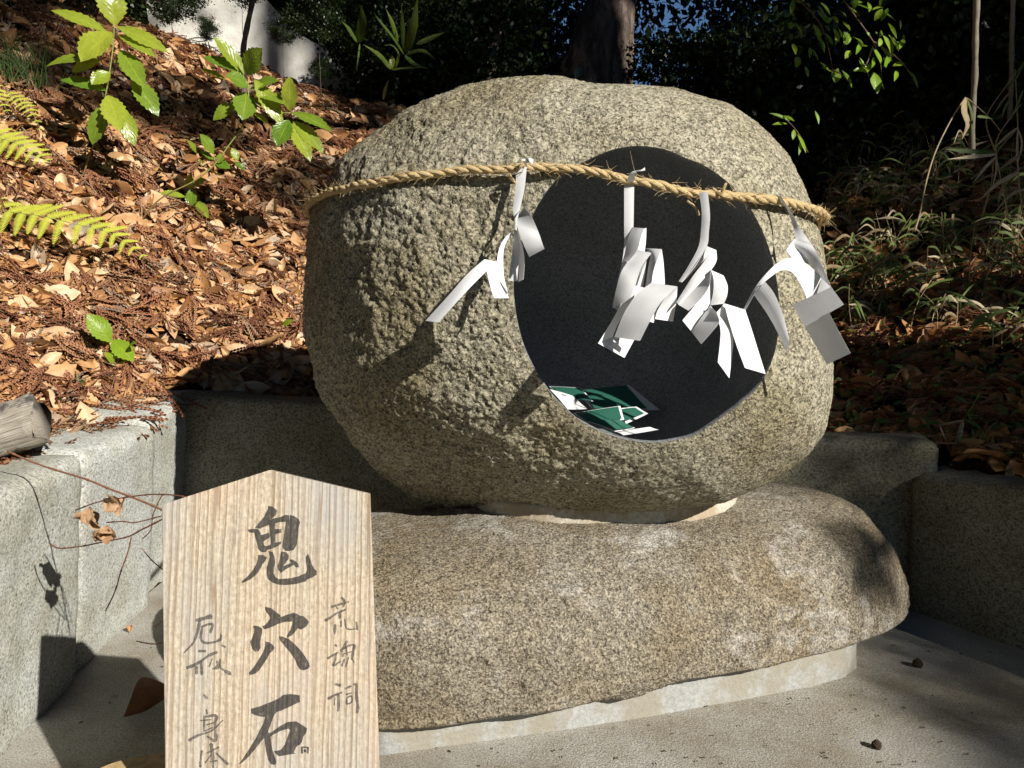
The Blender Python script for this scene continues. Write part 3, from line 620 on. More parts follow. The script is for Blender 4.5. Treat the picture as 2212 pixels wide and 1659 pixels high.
panel(s4, z8, [(1558, 1028), (1602, 1105), (1648, 1186)], [(1836, 900), (1880, 960), (1928, 1026)], [yD - .115, yD - .118, yD - .12], nrow=10, bow=.003, dR=-.045)
panel(s4, z8, [(1730, 960), (1780, 935), (1836, 902)], [(1770, 828), (1800, 850), (1836, 900)], [yD - .09, yD - .095, yD - .10], nrow=8)
panel(s4, z8, [(1640, 1180), (1720, 1310), (1805, 1457)], [(1820, 1085), (1895, 1225), (1976, 1377)], [yD - .112, yD - .11, yD - .115], nrow=12, bow=.004, dR=-.040)

# ------------------------------------------------------------ paper slips lying in the hollow
def zc(x, y): return ((1200 + x * .27125) * .92167, (850 + y * .27125) * .92167)
def slip(label, outer, inner, Ys, colour='both'):
    n_ = len(outer); P = np.array([at(*zc(*p), y) for p, y in zip(outer, Ys)])
    t = thing('paper_slip', label, 'paper slip', P.mean(0), 'paper slips lying in the hole of the boulder')
    def sheet(P, name, mat, lift):
        nr, nc = 9, 9; V = []
        for i in range(nr):
            for j in range(nc):
                a, b = i / (nr - 1), j / (nc - 1); p = (P[0] * (1 - b) + P[1] * b) * (1 - a) + (P[3] * (1 - b) + P[2] * b) * a
                p = p + np.array([0, 0, lift + .0015 * math.sin(3 * a + 2.2 * b)]); V.append(p)
        F = [(i * nc + j, i * nc + j + 1, (i + 1) * nc + j + 1, (i + 1) * nc + j) for i in range(nr - 1) for j in range(nc - 1)]
        o = mobj(name, np.array(V), F, mat, t, smooth=False); sd = o.modifiers.new('thickness', 'SOLIDIFY'); sd.thickness = .0006; sd.offset = -1
        return o
    sheet(P, 'sheet', MAT['paper'], 0)
    if inner:
        Q = np.array([at(*zc(*p), y) for p, y in zip(inner, Ys)]); Q[:, 1] -= .004; sheet(Q, 'green_face', MAT['greenprint'], .003)
yb = 2.02
slip('green paper slip at the back left of the pile, mostly covered', [(320, 205), (600, 225), (700, 330), (430, 300)], [(330, 215), (590, 235), (685, 335), (440, 290)], [yb + .10, yb + .10, yb + .02, yb])
slip('large green slip with a white border, back right of the pile', [(560, 245), (1010, 198), (1280, 405), (700, 415)], [(600, 248), (985, 208), (1160, 395), (712, 405)], [yb + .12, yb + .12, yb + .03, yb + .01])
slip('plain white slip lying sunlit against the left rim', [(325, 230), (520, 290), (650, 395), (480, 405)], None, [yb + .03, yb + .01, yb - .07, yb - .08])
slip('green slip with a bent white edge in the middle of the pile', [(905, 400), (1075, 385), (1175, 435), (985, 530)], [(925, 415), (1060, 400), (1140, 440), (975, 510)], [yb - .02, yb - .01, yb - .03, yb - .07])
slip('green slip with a wavy white border at the front left', [(530, 440), (935, 378), (970, 490), (640, 520)], [(545, 447), (915, 392), (945, 487), (645, 517)], [yb - .07, yb - .05, yb - .09, yb - .12])
slip('lighter green slip with its face folded over, front of the pile', [(640, 508), (930, 500), (1062, 560), (880, 600)], [(650, 511), (925, 504), (1050, 562), (880, 590)], [yb - .115, yb - .10, yb - .11, yb - .13])
slip('narrow white slip sticking out at the right of the pile', [(900, 602), (1190, 560), (1265, 574), (960, 628)], None, [yb - .12, yb - .10, yb - .11, yb - .14])

# ------------------------------------------------------------ signboard
pTL, pTR, pBL = at(350, 1090, 1.20), at(800, 1067, 1.255), at(357, 1659, 1.125)
bn = np.cross(pTR - pTL, pBL - pTL); bn /= np.linalg.norm(bn)
if bn[1] > 0: bn = -bn                                    # towards the camera
def onb(x, y, off=0.0):
    d = ray(x, y); o_ = np.array([0, 0, CAM_Z]); return o_ + d * (np.dot(pTL - o_, bn) / np.dot(d, bn)) + bn * off
TL, PK, TR, BR, BLc = [onb(*p) for p in ((350, 1090), (583, 1015), (800, 1067), (820, 1659), (357, 1659))]
ext = lambda a, b: b + (b - a) * ((b[2] - .0) / (a[2] - b[2]))
BR = ext(TR, BR); BLc = ext(TL, BLc)
front_ = np.array([TL, BLc, BR, TR, PK])
sign = thing('wooden_sign', 'pale weathered wooden board with a peaked top and brushed Japanese characters', 'sign', (BLc + BR) / 2)
import bmesh
def slab(poly, th, bev):
    bm = bmesh.new(); f = bm.faces.new([bm.verts.new(p) for p in poly]); r_ = bmesh.ops.extrude_face_region(bm, geom=[f]); vv = [v for v in r_['geom'] if isinstance(v, bmesh.types.BMVert)]
    for v in vv: v.co += Vector(-bn * th)
    bmesh.ops.recalc_face_normals(bm, faces=bm.faces); bmesh.ops.bevel(bm, geom=bm.edges[:], offset=bev, segments=2, affect='EDGES', profile=.5)
    me = bpy.data.meshes.new('board'); bm.to_mesh(me); bm.free(); me.materials.append(MAT['board']); return me
obj('board', slab(front_, .026, .0012), sign)
def character(polys, strokes, zf, mat):
    mb = MB()
    for P in polys:
        Q = [zf(*p) for p in P]; tri = tessellate_polygon([[Vector((x, y, 0)) for x, y in Q]])
        mb.add([onb(x, y, .0005) for x, y in Q], [tuple(t) for t in tri])
    for S in strokes:
        S = np.array(S, float); wS = S[:, 2] * .66; P = catmull(S[:, :2], max(6, len(S) * 5)); W_ = catmull(wS[:, None], len(P))[:, 0]
        W_ = W_ * (1 + .22 * np.array([random.uniform(-1, 1) for _ in W_])); T_ = np.gradient(P, axis=0); T_ /= np.linalg.norm(T_, axis=1)[:, None] + 1e-9; N_ = np.column_stack([-T_[:, 1], T_[:, 0]])
        a = P + N_ * W_[:, None]; b = P - N_ * W_[:, None]; e0 = P[0] - T_[0] * W_[0] * .7; e1_ = P[-1] + T_[-1] * W_[-1] * .7
        V = [onb(*zf(*p), .0005) for p in a] + [onb(*zf(*p), .0005) for p in b] + [onb(*zf(*e0), .0005), onb(*zf(*e1_), .0005)]; n_ = len(P)
        mb.add(V, [(i, i + 1, n_ + i + 1, n_ + i) for i in range(n_ - 1)] + [(2 * n_, 0, n_), (2 * n_ + 1, 2 * n_ - 1, n_ - 1)])
    o = mb.build('character', mat, sign, smooth=False); return o
def zA(x, y): return ((550 + x * .14464) * .92167, (1160 + y * .14464) * .92167)
def zB(x, y): return ((550 + x * .12055) * .92167, (1400 + y * .12055) * .92167)
def zC_(x, y): return ((550 + x * .12055) * .92167, (1600 + y * .12055) * .92167)
def zD(x, y): return ((740 + x * .19288) * .92167, (1380 + y * .19288) * .92167)
def zE(x, y): return ((420 + x * .22913) * .92167, (1420 + y * .22913) * .92167)
character([
 [(545,175),(610,185),(660,215),(690,260),(675,320),(600,385),(560,400),(560,480),(520,500),(460,520),(420,545),(330,530),(400,450),(480,350),(520,270),(545,220)],
 [(215,560),(270,550),(330,545),(380,550),(420,600),(430,650),(560,610),(575,650),(570,690),(500,730),(470,760),(480,810),(510,830),(590,800),(650,770),(750,755),(760,780),(700,830),(600,870),(540,885),(500,925),(430,920),(385,870),(370,780),(345,700),(320,610),(240,605)],
 [(561,402),(650,375),(660,470),(665,550),(760,550),(760,610),(665,630),(665,768),(592,798),(585,700),(575,640),(565,520),(561,480)],
 [(651,375),(750,355),(820,320),(880,325),(898,420),(830,435),(740,435),(661,460)],
 [(895,325),(960,335),(1040,390),(1065,440),(1035,540),(1025,680),(1010,800),(960,890),(900,905),(820,900),(775,840),(780,780),(800,680),(815,560),(831,436),(900,421)],
 [(385,970),(470,970),(525,1010),(500,1070),(450,1130),(400,1230),(340,1300),(250,1370),(130,1425),(120,1395),(200,1330),(280,1240),(350,1130),(375,1050)],
 [(550,905),(620,920),(650,1000),(660,1090),(640,1180),(635,1270),(665,1330),(720,1360),(800,1355),(920,1345),(1050,1310),(1160,1260),(1180,1200),(1155,1060),(1155,1000),(1190,950),(1215,1000),(1255,1120),(1290,1190),(1335,1230),(1330,1290),(1270,1330),(1180,1365),(1150,1400),(1000,1440),(850,1455),(720,1450),(620,1420),(545,1360),(525,1280),(525,1180),(550,1080),(575,1000)],
 [(755,915),(830,920),(880,970),(880,1030),(820,1110),(790,1150),(920,1100),(890,1045),(940,1040),(1000,1080),(1035,1120),(1045,1170),(1000,1170),(960,1130),(900,1165),(820,1210),(760,1260),(710,1210),(695,1150),(720,1090),(740,1010)]], [], zA, MAT['ink'])
character([
 [(595,180),(700,200),(800,270),(890,340),(905,380),(1000,340),(1130,300),(1210,310),(1260,350),(1340,360),(1420,430),(1450,480),(1400,560),(1300,625),(1230,595),(1170,680),(1110,740),(1020,780),(1030,720),(1090,620),(1120,540),(1130,465),(1000,470),(850,510),(750,560),(650,600),(580,615),(540,560),(600,530),(660,460),(700,400),(680,350),(620,280),(600,230)],
 [(365,555),(400,545),(470,560),(540,600),(540,680),(520,770),(505,860),(510,980),(470,1040),(400,1050),(350,1000),(315,890),(310,850),(345,790),(380,680),(390,610)],
 [(600,850),(680,870),(750,920),(775,980),(740,1040),(680,1090),(640,1180),(560,1300),(480,1420),(400,1480),(300,1505),(280,1460),(380,1350),(460,1220),(530,1110),(580,1010),(600,920)],
 [(865,745),(930,760),(1050,800),(1180,910),(1300,1040),(1380,1150),(1450,1270),(1465,1340),(1430,1385),(1340,1415),(1270,1390),(1230,1330),(1170,1190),(1090,1070),(980,940),(880,820)]], [], zB, MAT['ink'])
character([
 [(320,500),(480,460),(600,410),(730,360),(860,300),(950,230),(1060,215),(1160,220),(1270,240),(1275,370),(1180,410),(1060,470),(900,540),(820,565),(790,600),(740,700),(700,820),(660,920),(660,970),(700,970),(880,840),(1040,755),(1200,745),(1310,810),(1410,880),(1400,960),(1340,1040),(1310,1150),(1270,1200),(1220,1220),(1180,1290),(1150,1350),(1190,1370),(1000,1400),(870,1425),(800,1370),(770,1325),(900,1300),(980,1200),(1030,1060),(1080,920),(1050,885),(900,930),(760,1000),(700,1045),(710,1150),(740,1300),(780,1420),(820,1540),(790,1590),(720,1580),(660,1500),(620,1330),(595,1180),(580,1060),(500,1160),(400,1290),(280,1430),(150,1550),(80,1580),(150,1490),(250,1340),(340,1200),(430,1050),(490,920),(560,790),(600,660),(500,650),(400,620),(330,590)],
 [(1295,1235),(1330,1230),(1335,1370),(1295,1370)], [(1415,1235),(1450,1245),(1440,1370),(1410,1365)], [(1335,1232),(1415,1240),(1412,1262),(1335,1262)], [(1345,1290),(1395,1285),(1400,1350),(1350,1345)]], [], zC_, MAT['ink'])
small = [
 (zD, [[(200,215,20),(300,185,22),(400,155,18)], [(320,105,20),(350,150,26),(335,220,14)], [(235,190,10),(270,240,14)], [(120,380,26),(170,355,22),(250,300,20),(360,250,20)], [(290,290,20),(295,350,30)], [(240,430,22),(235,490,28),(235,550,8)], [(310,390,16),(310,460,14)], [(355,370,12),(375,470,16),(430,490,12),(490,480,12),(510,485,22),(495,400,14)]]),
 (zD, [[(240,680,20),(255,695,16)], [(150,840,24),(200,810,18),(270,770,12)],[(250,780,20),(240,860,18),(215,930,18),(300,880,14)], [(380,635,22),(330,720,20),(300,745,12)],[(320,740,20),(330,820,18)],[(330,730,16),(400,690,20),(470,680,22),(460,740,22),(440,850,20)],[(370,700,14),(385,800,14)],[(330,790,12),(440,760,12)],[(350,850,14),(320,930,20)],[(400,830,16),(370,940,12)],[(440,850,14),(470,890,12)]]),
 (zD, [[(245,1155,20),(300,1170,26)],[(155,1330,26),(230,1290,26),(320,1255,14)],[(275,1280,24),(280,1400,24),(275,1480,22)],[(235,1320,14),(230,1410,10)],[(365,1205,20),(430,1180,20)],[(370,1280,14),(440,1260,14)],[(380,1320,12),(385,1390,18),(440,1370,14),(435,1300,14),(380,1320,10)],[(460,1160,16),(495,1160,22),(495,1280,26),(515,1420,28),(505,1500,22)]]),
 (zE, [[(180,145,22),(330,105,32)],[(215,150,24),(190,260,24),(150,370,18),(50,480,8)],[(230,210,16),(310,185,18),(345,195,20),(320,270,26)],[(235,220,20),(225,330,20),(270,375,18),(370,365,14),(430,330,24),(425,280,8)]]),
 (zE, [[(205,460,20),(270,460,18)],[(85,630,26),(180,590,22),(300,510,16)],[(300,505,24),(390,470,22)],[(225,560,20),(235,700,22)],[(180,620,24),(180,690,22)],[(340,540,10),(310,620,10)],[(390,560,14),(400,620,30),(345,640,12)],[(440,400,18),(475,420,14)],[(420,540,8),(430,630,14),(530,695,28)]]),
 (zE, [[(255,905,8),(285,940,24)],[(280,1060,14),(290,1100,16)],[(260,1120,16),(255,1280,16)],[(270,1130,14),(380,1120,24),(370,1200,24),(375,1370,26),(290,1330,14)],[(220,1170,8),(330,1160,10)],[(280,1215,10),(360,1190,10)],[(105,1370,26),(200,1320,18),(340,1270,14),(450,1165,10)],[(250,1280,10),(350,1240,10)]]),
 (zE, [[(235,1480,20),(225,1560,16),(220,1640,22)],[(330,1410,26),(345,1520,26),(350,1659,22)],[(290,1500,14),(410,1440,16)],[(380,1500,14),(440,1560,18),(500,1615,24)],[(330,1520,10),(270,1600,10)],[(320,1590,12),(390,1580,14)]])]
for zf, S in small: character([], S, zf, MAT['ink_faint'])
# stump behind the foot of the board
V = []; F = []; ns = 48
for j, (zz, sc) in enumerate(((-.01, 1.03), (.05, 1.0), (.12, .99), (.19, .985), (.2, .96), (.2, .5))):
    for i in range(ns):
        a = 2 * math.pi * i / ns; q = 1 + .04 * math.sin(2 * a + 1) + .02 * math.sin(5 * a); V.append((-.535 + .185 * sc * q * math.cos(a), 1.235 + .095 * sc * q * math.sin(a), zz))
F = [(j * ns + i, j * ns + (i + 1) % ns, (j + 1) * ns + (i + 1) % ns, (j + 1) * ns + i) for j in range(5) for i in range(ns)] + [tuple(5 * ns + i for i in range(ns))]
tag(mobj('wood_stump', V, F, MAT['stump'], smooth=False), 'pale cut wooden stump just behind the foot of the signboard', 'stump')

# ------------------------------------------------------------ leaves
def leaf(L=.1, W=.04, nl=7, curl=0., fold=.15, bend=0., twist=0., serr=0., seed=0, cols=2, shape=.45):
    """leaf along +Y from the origin, upper side +Z; returns V, F, uv (across, along)"""
    rs = random.Random(seed); V = []; uv = []; m_ = cols * 2 + 1; ang = 0; y = z = 0.0
    for i in range(nl + 1):
        t = i / nl; wv = (math.sin(math.pi * t ** (.5 + shape)) ** .9) * W / 2 if 0 < t < 1 else 0.0006
        if serr and 0 < i < nl: wv *= 1 + serr * (1 if i % 2 else -1)
        a = bend * t; 
        if i: y += math.cos(a) * L / nl; z += math.sin(a) * L / nl
        tw = twist * t
        for j in range(m_):
            s_ = (j - cols) / cols; xx = s_ * wv; zz = abs(s_) ** 1.4 * wv * fold * 2 - curl * s_ * s_ * wv + (math.sin(t * 9 + s_ * 3 + seed) * .05 * wv)
            V.append((xx * math.cos(tw) - zz * math.sin(tw), y - math.sin(a) * zz, z + xx * math.sin(tw) + zz * math.cos(tw))); uv.append((s_, t, 0))
    F = [(i * m_ + j, i * m_ + j + 1, (i + 1) * m_ + j + 1, (i + 1) * m_ + j) for i in range(nl) for j in range(m_ - 1)]
    return np.array(V), F, np.array(uv)
def frame(y, up_):
    y = np.asarray(y, float); y = y / np.linalg.norm(y); x = np.cross(y, up_); x /= np.linalg.norm(x) + 1e-9; z = np.cross(x, y); return np.array([x, y, z])
SUNV = -np.array(LD)
def place_leaf(name, parent, base, tip, wD, Yb, dY, mat, rnd, serr=.085, up_=None, bend=-.35, nl=17, **k):
    """a leaf from base to tip (picture points), its width in picture units"""
    a = at(*base, Yb); b = at(*tip, Yb + dY); L = np.linalg.norm(b - a) * 1.04; W = wD * Yb / 1670
    V, F, uv = leaf(L, W, nl, bend=bend, fold=.10, serr=serr, seed=random.randrange(999), **k)
    V = V - np.outer(V[:, 1] / V[-1, 1], [0, 0, V[-1, 2]])
    upv = np.array([.25, -.75, .6]) if up_ is None else up_
    Mx = frame(b - a, upv + np.array([random.uniform(-.25, .25), 0, random.uniform(-.2, .2)])); P = a + V @ Mx
    return mobj(name, P, F, mat, parent, rnd=np.full(len(P), rnd), uv=uv)
def z1(x, y): return (x * .33333, y * .33333)
def z4(x, y): return (x * .33333, 460.8 + y * .33333)
def sapling(label, zf, stems, leaves, Y0, matn='sapling', r0=.004, cat='sapling', name='sapling', Y1=None):
    pts0 = stems[0]; base = pts0[-1]; Y1 = Y0 if Y1 is None else Y1; bx = at(*zf(*base), Y1)
    t = thing(name, label, cat, bx)
    for S in stems:
        ys = np.linspace(Y0, Y1, len(S)); P = catmull([at(*zf(*p), yy) for p, yy in zip(S, ys)], 8 * len(S)); Vv, Ff, uvv = tube(P, np.linspace(r0 * .55, r0, len(P)), 6)
        mobj('stem', Vv, Ff, MAT['greenstem'], t, rnd=np.linspace(0, 1, len(Vv)), uv=uvv)
    for L_ in leaves:
        b, tp, wd = L_[:3]; place_leaf('leaf', t, zf(*b), zf(*tp), wd * .3333 * 1.12, Y0 + random.uniform(-.02, .02), random.uniform(-.07, .02) if len(L_) < 4 else L_[3], MAT[matn], random.random())
    return t
MAT['greenstem'] = byrnd('green_stem', [(0, (.28, .33, .09)), (.5, (.30, .34, .09)), (.85, (.28, .19, .07)), (1, (.20, .10, .05))], .6, 0, .3)
def hitground(x, y, y0=1.6, y1=9):
    d = ray(x, y); t = np.linspace(y0, y1, 900) / d[1]; P = np.array([0, 0, CAM_Z]) + d * t[:, None]; below = P[:, 2] < terrain(P[:, 0], P[:, 1])
    ins = P[:, 1] < backline(P[:, 0]); k_ = np.where(below & ~((P[:, 0] > -1.27) & ins & (P[:, 0] < rightline(P[:, 1]))))[0]
    return P[k_[0]] if len(k_) else P[-1]
g1 = hitground(*z1(525, 1180)); g2 = hitground(*z1(900, 1450))
sapling('tallest sapling at the upper left with long serrated leaves up a straight green stem', z1,
  [[(742, 165), (735, 300), (715, 450), (690, 600), (670, 690), (640, 850), (600, 960), (560, 1080), (525, 1180)]],
  [((745,168),(705,-90),150), ((700,215),(338,72),90), ((728,210),(530,400),175,-.09), ((762,175),(1087,342),95), ((770,225),(1007,372),85), ((650,375),(303,432),100), ((690,592),(396,520),95), ((716,470),(595,548),90,-.06),
   ((780,325),(937,570),115), ((860,510),(1027,752),115), ((682,680),(602,935),105), ((702,618),(780,850),130,-.06), ((775,690),(872,945),100), ((650,400),(470,460),110,.03), ((740,400),(790,410),40)], float(g1[1]) - .10, Y1=float(g1[1]))
sapling('sapling left of the boulder with two tufts of holly-like yellow green leaves', z1,
  [[(1600, 480), (1612, 600), (1590, 780), (1480, 950), (1380, 1080), (1250, 1180), (1040, 1290), (900, 1450)], [(1880, 735), (1750, 720), (1612, 620)]],
  [((1583,485),(1388,242),95), ((1575,480),(1316,372),100), ((1600,480),(1700,318),130,-.08), ((1468,520),(1298,448),35), ((1612,565),(1466,490),110,-.07), ((1625,575),(1805,525),90,-.04), ((1600,600),(1572,778),135,-.08),
   ((1640,600),(1855,682),90), ((1650,515),(1832,815),100), ((1635,630),(1742,722),50), ((1540,672),(1386,780),90), ((1650,738),(1742,803),40), ((1880,722),(1876,498),88), ((1890,728),(2150,852),80),
   ((1872,778),(1798,948),112,-.06), ((1880,798),(2012,1044),100), ((1898,785),(2094,992),95)], float(g2[1]) - .05, Y1=float(g2[1]))
g3 = hitground(*z1(1390, 1090)); g4 = hitground(*z1(1240, 1380)); g5 = hitground(*z4(740, 1000))
sapling('low seedling with small bright leaves right below the two-tufted sapling', z1, [[(1388, 1000), (1395, 1050), (1390, 1100)]],
  [((1385,1000),(1298,872),75), ((1283,1002),(1213,912),48), ((1390,1040),(1296,985),48), ((1400,1060),(1492,1092),62), ((1502,960),(1542,1045),48), ((1520,1050),(1588,1105),45), ((1320,1085),(1278,1035),45), ((1420,1060),(1440,1000),50)], float(g3[1]) - .03, r0=.0025, cat='seedling', name='seedling')
sapling('seedling with five oval lime leaves low on the slope left of the rope end', z1, [[(1235, 1200), (1230, 1290), (1240, 1390)]],
  [((1230,1230),(1240,1128),50), ((1250,1205),(1342,1168),58), ((1205,1280),(1038,1253),58), ((1245,1222),(1241,1352),64), ((1270,1302),(1352,1412),56), ((1225,1350),(1200,1472),64), ((1240,1350),(1312,1414),44)], float(g4[1]) - .03, r0=.0025, cat='seedling', name='seedling')
sapling('seedling with two oval green leaves among the brown litter above the wall corner', z4, [[(722, 835), (735, 900), (740, 1000)]],
  [((722,836),(568,655),118), ((726,820),(867,957),108), ((742,972),(678,903),50), ((828,872),(888,838),45)], float(g5[1]) - .02, 'bright', .0025, 'seedling', 'seedling')
g6 = hitground(*z4(1820, 760))
sapling('tiny seedling with one green leaf in the litter beside the boulder', z4, [[(1822, 735), (1815, 755), (1810, 775)]], [((1820, 740), (1902, 693), 45)], float(g6[1]) - .02, 'bright', .0018, 'seedling', 'seedling')
g7 = hitground(*z4(510, 1110))
sapling('tiny dark seedling above the left wall corner', z4, [[(510, 1060), (508, 1085), (505, 1110)]], [((500,1090),(455,1075),34), ((510,1080),(500,1045),30), ((520,1085),(570,1095),34), ((505,1095),(560,1110),30)], float(g7[1]) - .02, 'bladegreen', .0015, 'seedling', 'seedling')

# ferns
def fern(label, rach, Yf, Lmax, npin, side=(1, 1), lean=.5, mat='fern', tilt=None):
    P = catmull([at(*p, y) for (*p, y) in rach], 60); t = thing('fern_frond', label, 'fern', P[0])
    Vv, Ff, uvv = tube(P, np.linspace(.0022, .0008, 60), 5); mobj('rachis', Vv, Ff, MAT['greenstem'], t, rnd=np.full(len(Vv), .4))
    T_ = np.gradient(P, axis=0); T_ /= np.linalg.norm(T_, axis=1)[:, None]; nrm = np.array([.2, -.75, .62]) if tilt is None else np.array(tilt); nrm = nrm / np.linalg.norm(nrm)
    for i in range(npin):
        tt = (i + .4) / npin; k_ = int(tt * 59); L0 = Lmax * (math.sin(math.pi * min(1, .28 + tt * .72)) ** .75 + .05)
        for sd in (1, -1):
            if side[0 if sd > 0 else 1] == 0: continue
            S = np.cross(nrm, T_[k_]) * sd; S /= np.linalg.norm(S); L = L0 * side[0 if sd > 0 else 1] * random.uniform(.9, 1.08)
            ln = lean if sd > 0 else lean * .3; d = S * math.cos(ln) + T_[k_] * math.sin(ln); mb = MB(); nq = max(6, int(L / .0062)); p0 = P[k_] + S * .001; e = np.cross(d, nrm)
            drp = random.uniform(.05, .2)
            cent = [p0 + d * L * s_ - np.array([0, 0, drp]) * L * s_ * s_ for s_ in np.linspace(0, 1, nq + 1)]
            Vt, Ft, ut = tube(np.array(cent), np.linspace(.0009, .0003, nq + 1), 3, False); mb.add(Vt, Ft, .2)
            for q in range(nq):
                s_ = (q + .5) / nq; l_ = L * .20 * (1 - s_) ** .55 * (.7 + .3 * min(1, s_ * 4)) + .001; c_ = cent[q]; wd = L / nq * .56
                for sg in (1, -1):
                    dv = e * sg * .93 + d * .36; a = c_; b = c_ + dv * l_
                    mb.add([a - d * wd, a + d * wd, b + d * wd * .55, b - d * wd * .3, b + dv * l_ * .12], [(0, 1, 2, 3), (3, 2, 4)], random.uniform(.3, 1) * (1 - .2 * tt))
            mb.build('pinna', MAT[mat], t)
    return t
fy = float(hitground(*z1(250, 1500))[1]) - .10
fern('largest yellow green fern frond, arching in from the left edge over the litter', [(*z1(-160, 1310), fy), (*z1(60, 1372), fy - .02), (*z1(260, 1400), fy - .03), (*z1(480, 1450), fy - .04), (*z1(680, 1500), fy - .03), (*z1(820, 1575), fy), (*z1(965, 1690), fy + .03)], fy, .115, 14, side=(1, .9), lean=.75)
fy2 = float(hitground(*z1(100, 1080))[1]) - .08
fern('yellow fern frond at the left edge, above the largest frond', [(*z1(-260, 830), fy2), (*z1(-60, 880), fy2), (*z1(90, 925), fy2 - .01), (*z1(220, 985), fy2 - .01), (*z1(330, 1055), fy2)], fy2, .10, 10, lean=.6)
fern('small pale green fern frond tip under the tallest sapling', [(*z1(60, 600), fy2 + .25), (*z1(140, 660), fy2 + .23), (*z1(210, 730), fy2 + .22), (*z1(275, 860), fy2 + .22)], fy2, .045, 9)
fern('yellow fern frond tip in the left corner below the dark grass tuft', [(*z1(-140, 480), fy2 + .2), (*z1(-60, 560), fy2 + .2), (*z1(0, 640), fy2 + .2), (*z1(60, 740), fy2 + .2)], fy2, .055, 8)

# ------------------------------------------------------------ leaf litter on the slopes
def scatter(nn, xr0, xr1, y0, y1, pw):
    out = []
    while len(out) < nn:
        Yv = y0 + (y1 - y0) * rng.random(nn) ** pw; rx = rng.uniform(xr0, xr1, nn); X_ = rx * Yv
        ok = ~((X_ > -1.30) & (X_ < rightline(Yv) + .05) & (Yv < backline(X_) + .08)); ok &= ~((X_ > -.55) & (X_ < .95) & (Yv < 3.2))
        out += list(zip(X_[ok], Yv[ok]))
    return np.array(out[:nn])
def tnormal(P):
    e = .03; return np.stack([terrain(P[:, 0] - e, P[:, 1]) - terrain(P[:, 0] + e, P[:, 1]), terrain(P[:, 0], P[:, 1] - e) - terrain(P[:, 0], P[:, 1] + e), np.full(len(P), 2 * e)], -1)
protos = []
for i in range(26):
    L_ = random.uniform(.075, .125); V, F, uv = leaf(L_, L_ * random.uniform(.36, .50), 6, curl=random.uniform(-.6, .9), fold=random.uniform(0, .5), bend=random.uniform(-.9, .9), twist=random.uniform(-1.1, 1.1), seed=i, cols=2)
    V = V - V.mean(0); protos.append((V, np.array(F)))
def basis(N_, yaw, tilt_ax, tilt):
    out = []
    for n_, a, b, c in zip(N_, yaw, tilt_ax, tilt):
        n_ = n_ / np.linalg.norm(n_); q = Vector((0, 0, 1)).rotation_difference(Vector(n_)).to_matrix() @ Matrix.Rotation(a, 3, 'Z') @ Matrix.Rotation(c, 3, Vector((math.cos(b), math.sin(b), 0)))
        out.append(np.array(q))
    return np.array(out)
Pl = np.concatenate([scatter(9500, -.80, -.05, 1.55, 7.5, 1.7), scatter(1200, -.80, -.55, 1.3, 2.2, 1), scatter(6000, -.80, -.05, 1.55, 5, 1.6), scatter(5200, .28, .85, 2.2, 6.5, 1.7)])
zz = terrain(Pl[:, 0], Pl[:, 1]); Nn = tnormal(Pl); Nn /= np.linalg.norm(Nn, axis=1)[:, None]
size = (.5 + 1.15 * rng.random(len(Pl)) ** 1.5) * np.where(Pl[:, 0] > 0, .85, 1); size[10700:16700] *= rng.uniform(.22, .55, 6000); big = size / Pl[:, 1]
lift = rng.uniform(.003, .035, len(Pl)); Bm = basis(Nn, rng.uniform(0, 6.28, len(Pl)), rng.uniform(0, 6.28, len(Pl)), rng.normal(0, .42, len(Pl)))
pos = np.column_stack([Pl, zz]) + Nn * lift[:, None]
vis = project(pos); inview = (vis[:, 0] > 10) & (vis[:, 0] < 2200) & (vis[:, 1] > 10) & (vis[:, 1] < 1120) & (lift > .014)
score = np.where(inview, big, -1); order = np.argsort(-score); single = set(order[:300].tolist())
pk = rng.integers(0, len(protos), len(Pl)); rn = np.clip(rng.beta(1.9, 1.5, len(Pl)), 0, 1); rn = np.where(Pl[:, 0] > 0, rn * .6, rn)
single_me = []
for i, (V, F) in enumerate(protos):
    for c_ in (.15, .4, .6, .8, .95): single_me.append(mesh('fallen_leaf', V, F, MAT['dead'], rnd=np.full(len(V), c_)))
Vs, Fs, Rs = [], [], []; off = 0
for i in range(len(Pl)):
    V, F = protos[pk[i]]
    if i in single:
        o = bpy.data.objects.new('fallen_leaf', single_me[pk[i] * 5 + min(4, int(rn[i] * 5))]); C.objects.link(o); o.parent = hillside
        o.matrix_local = Matrix.Translation(Vector(pos[i])) @ Matrix(Bm[i].tolist()).to_4x4() @ Matrix.Scale(float(size[i]), 4); continue
    Q = (V * size[i]) @ Bm[i].T + pos[i]; Vs.append(Q); Fs.append(F + off); Rs.append(np.full(len(V), rn[i])); off += len(V)
lit = stuff(mobj('leaf_litter', np.concatenate(Vs), np.concatenate(Fs), MAT['dead'], rnd=np.concatenate(Rs)))
lit['label'] = 'brown fallen leaves covering the slopes'
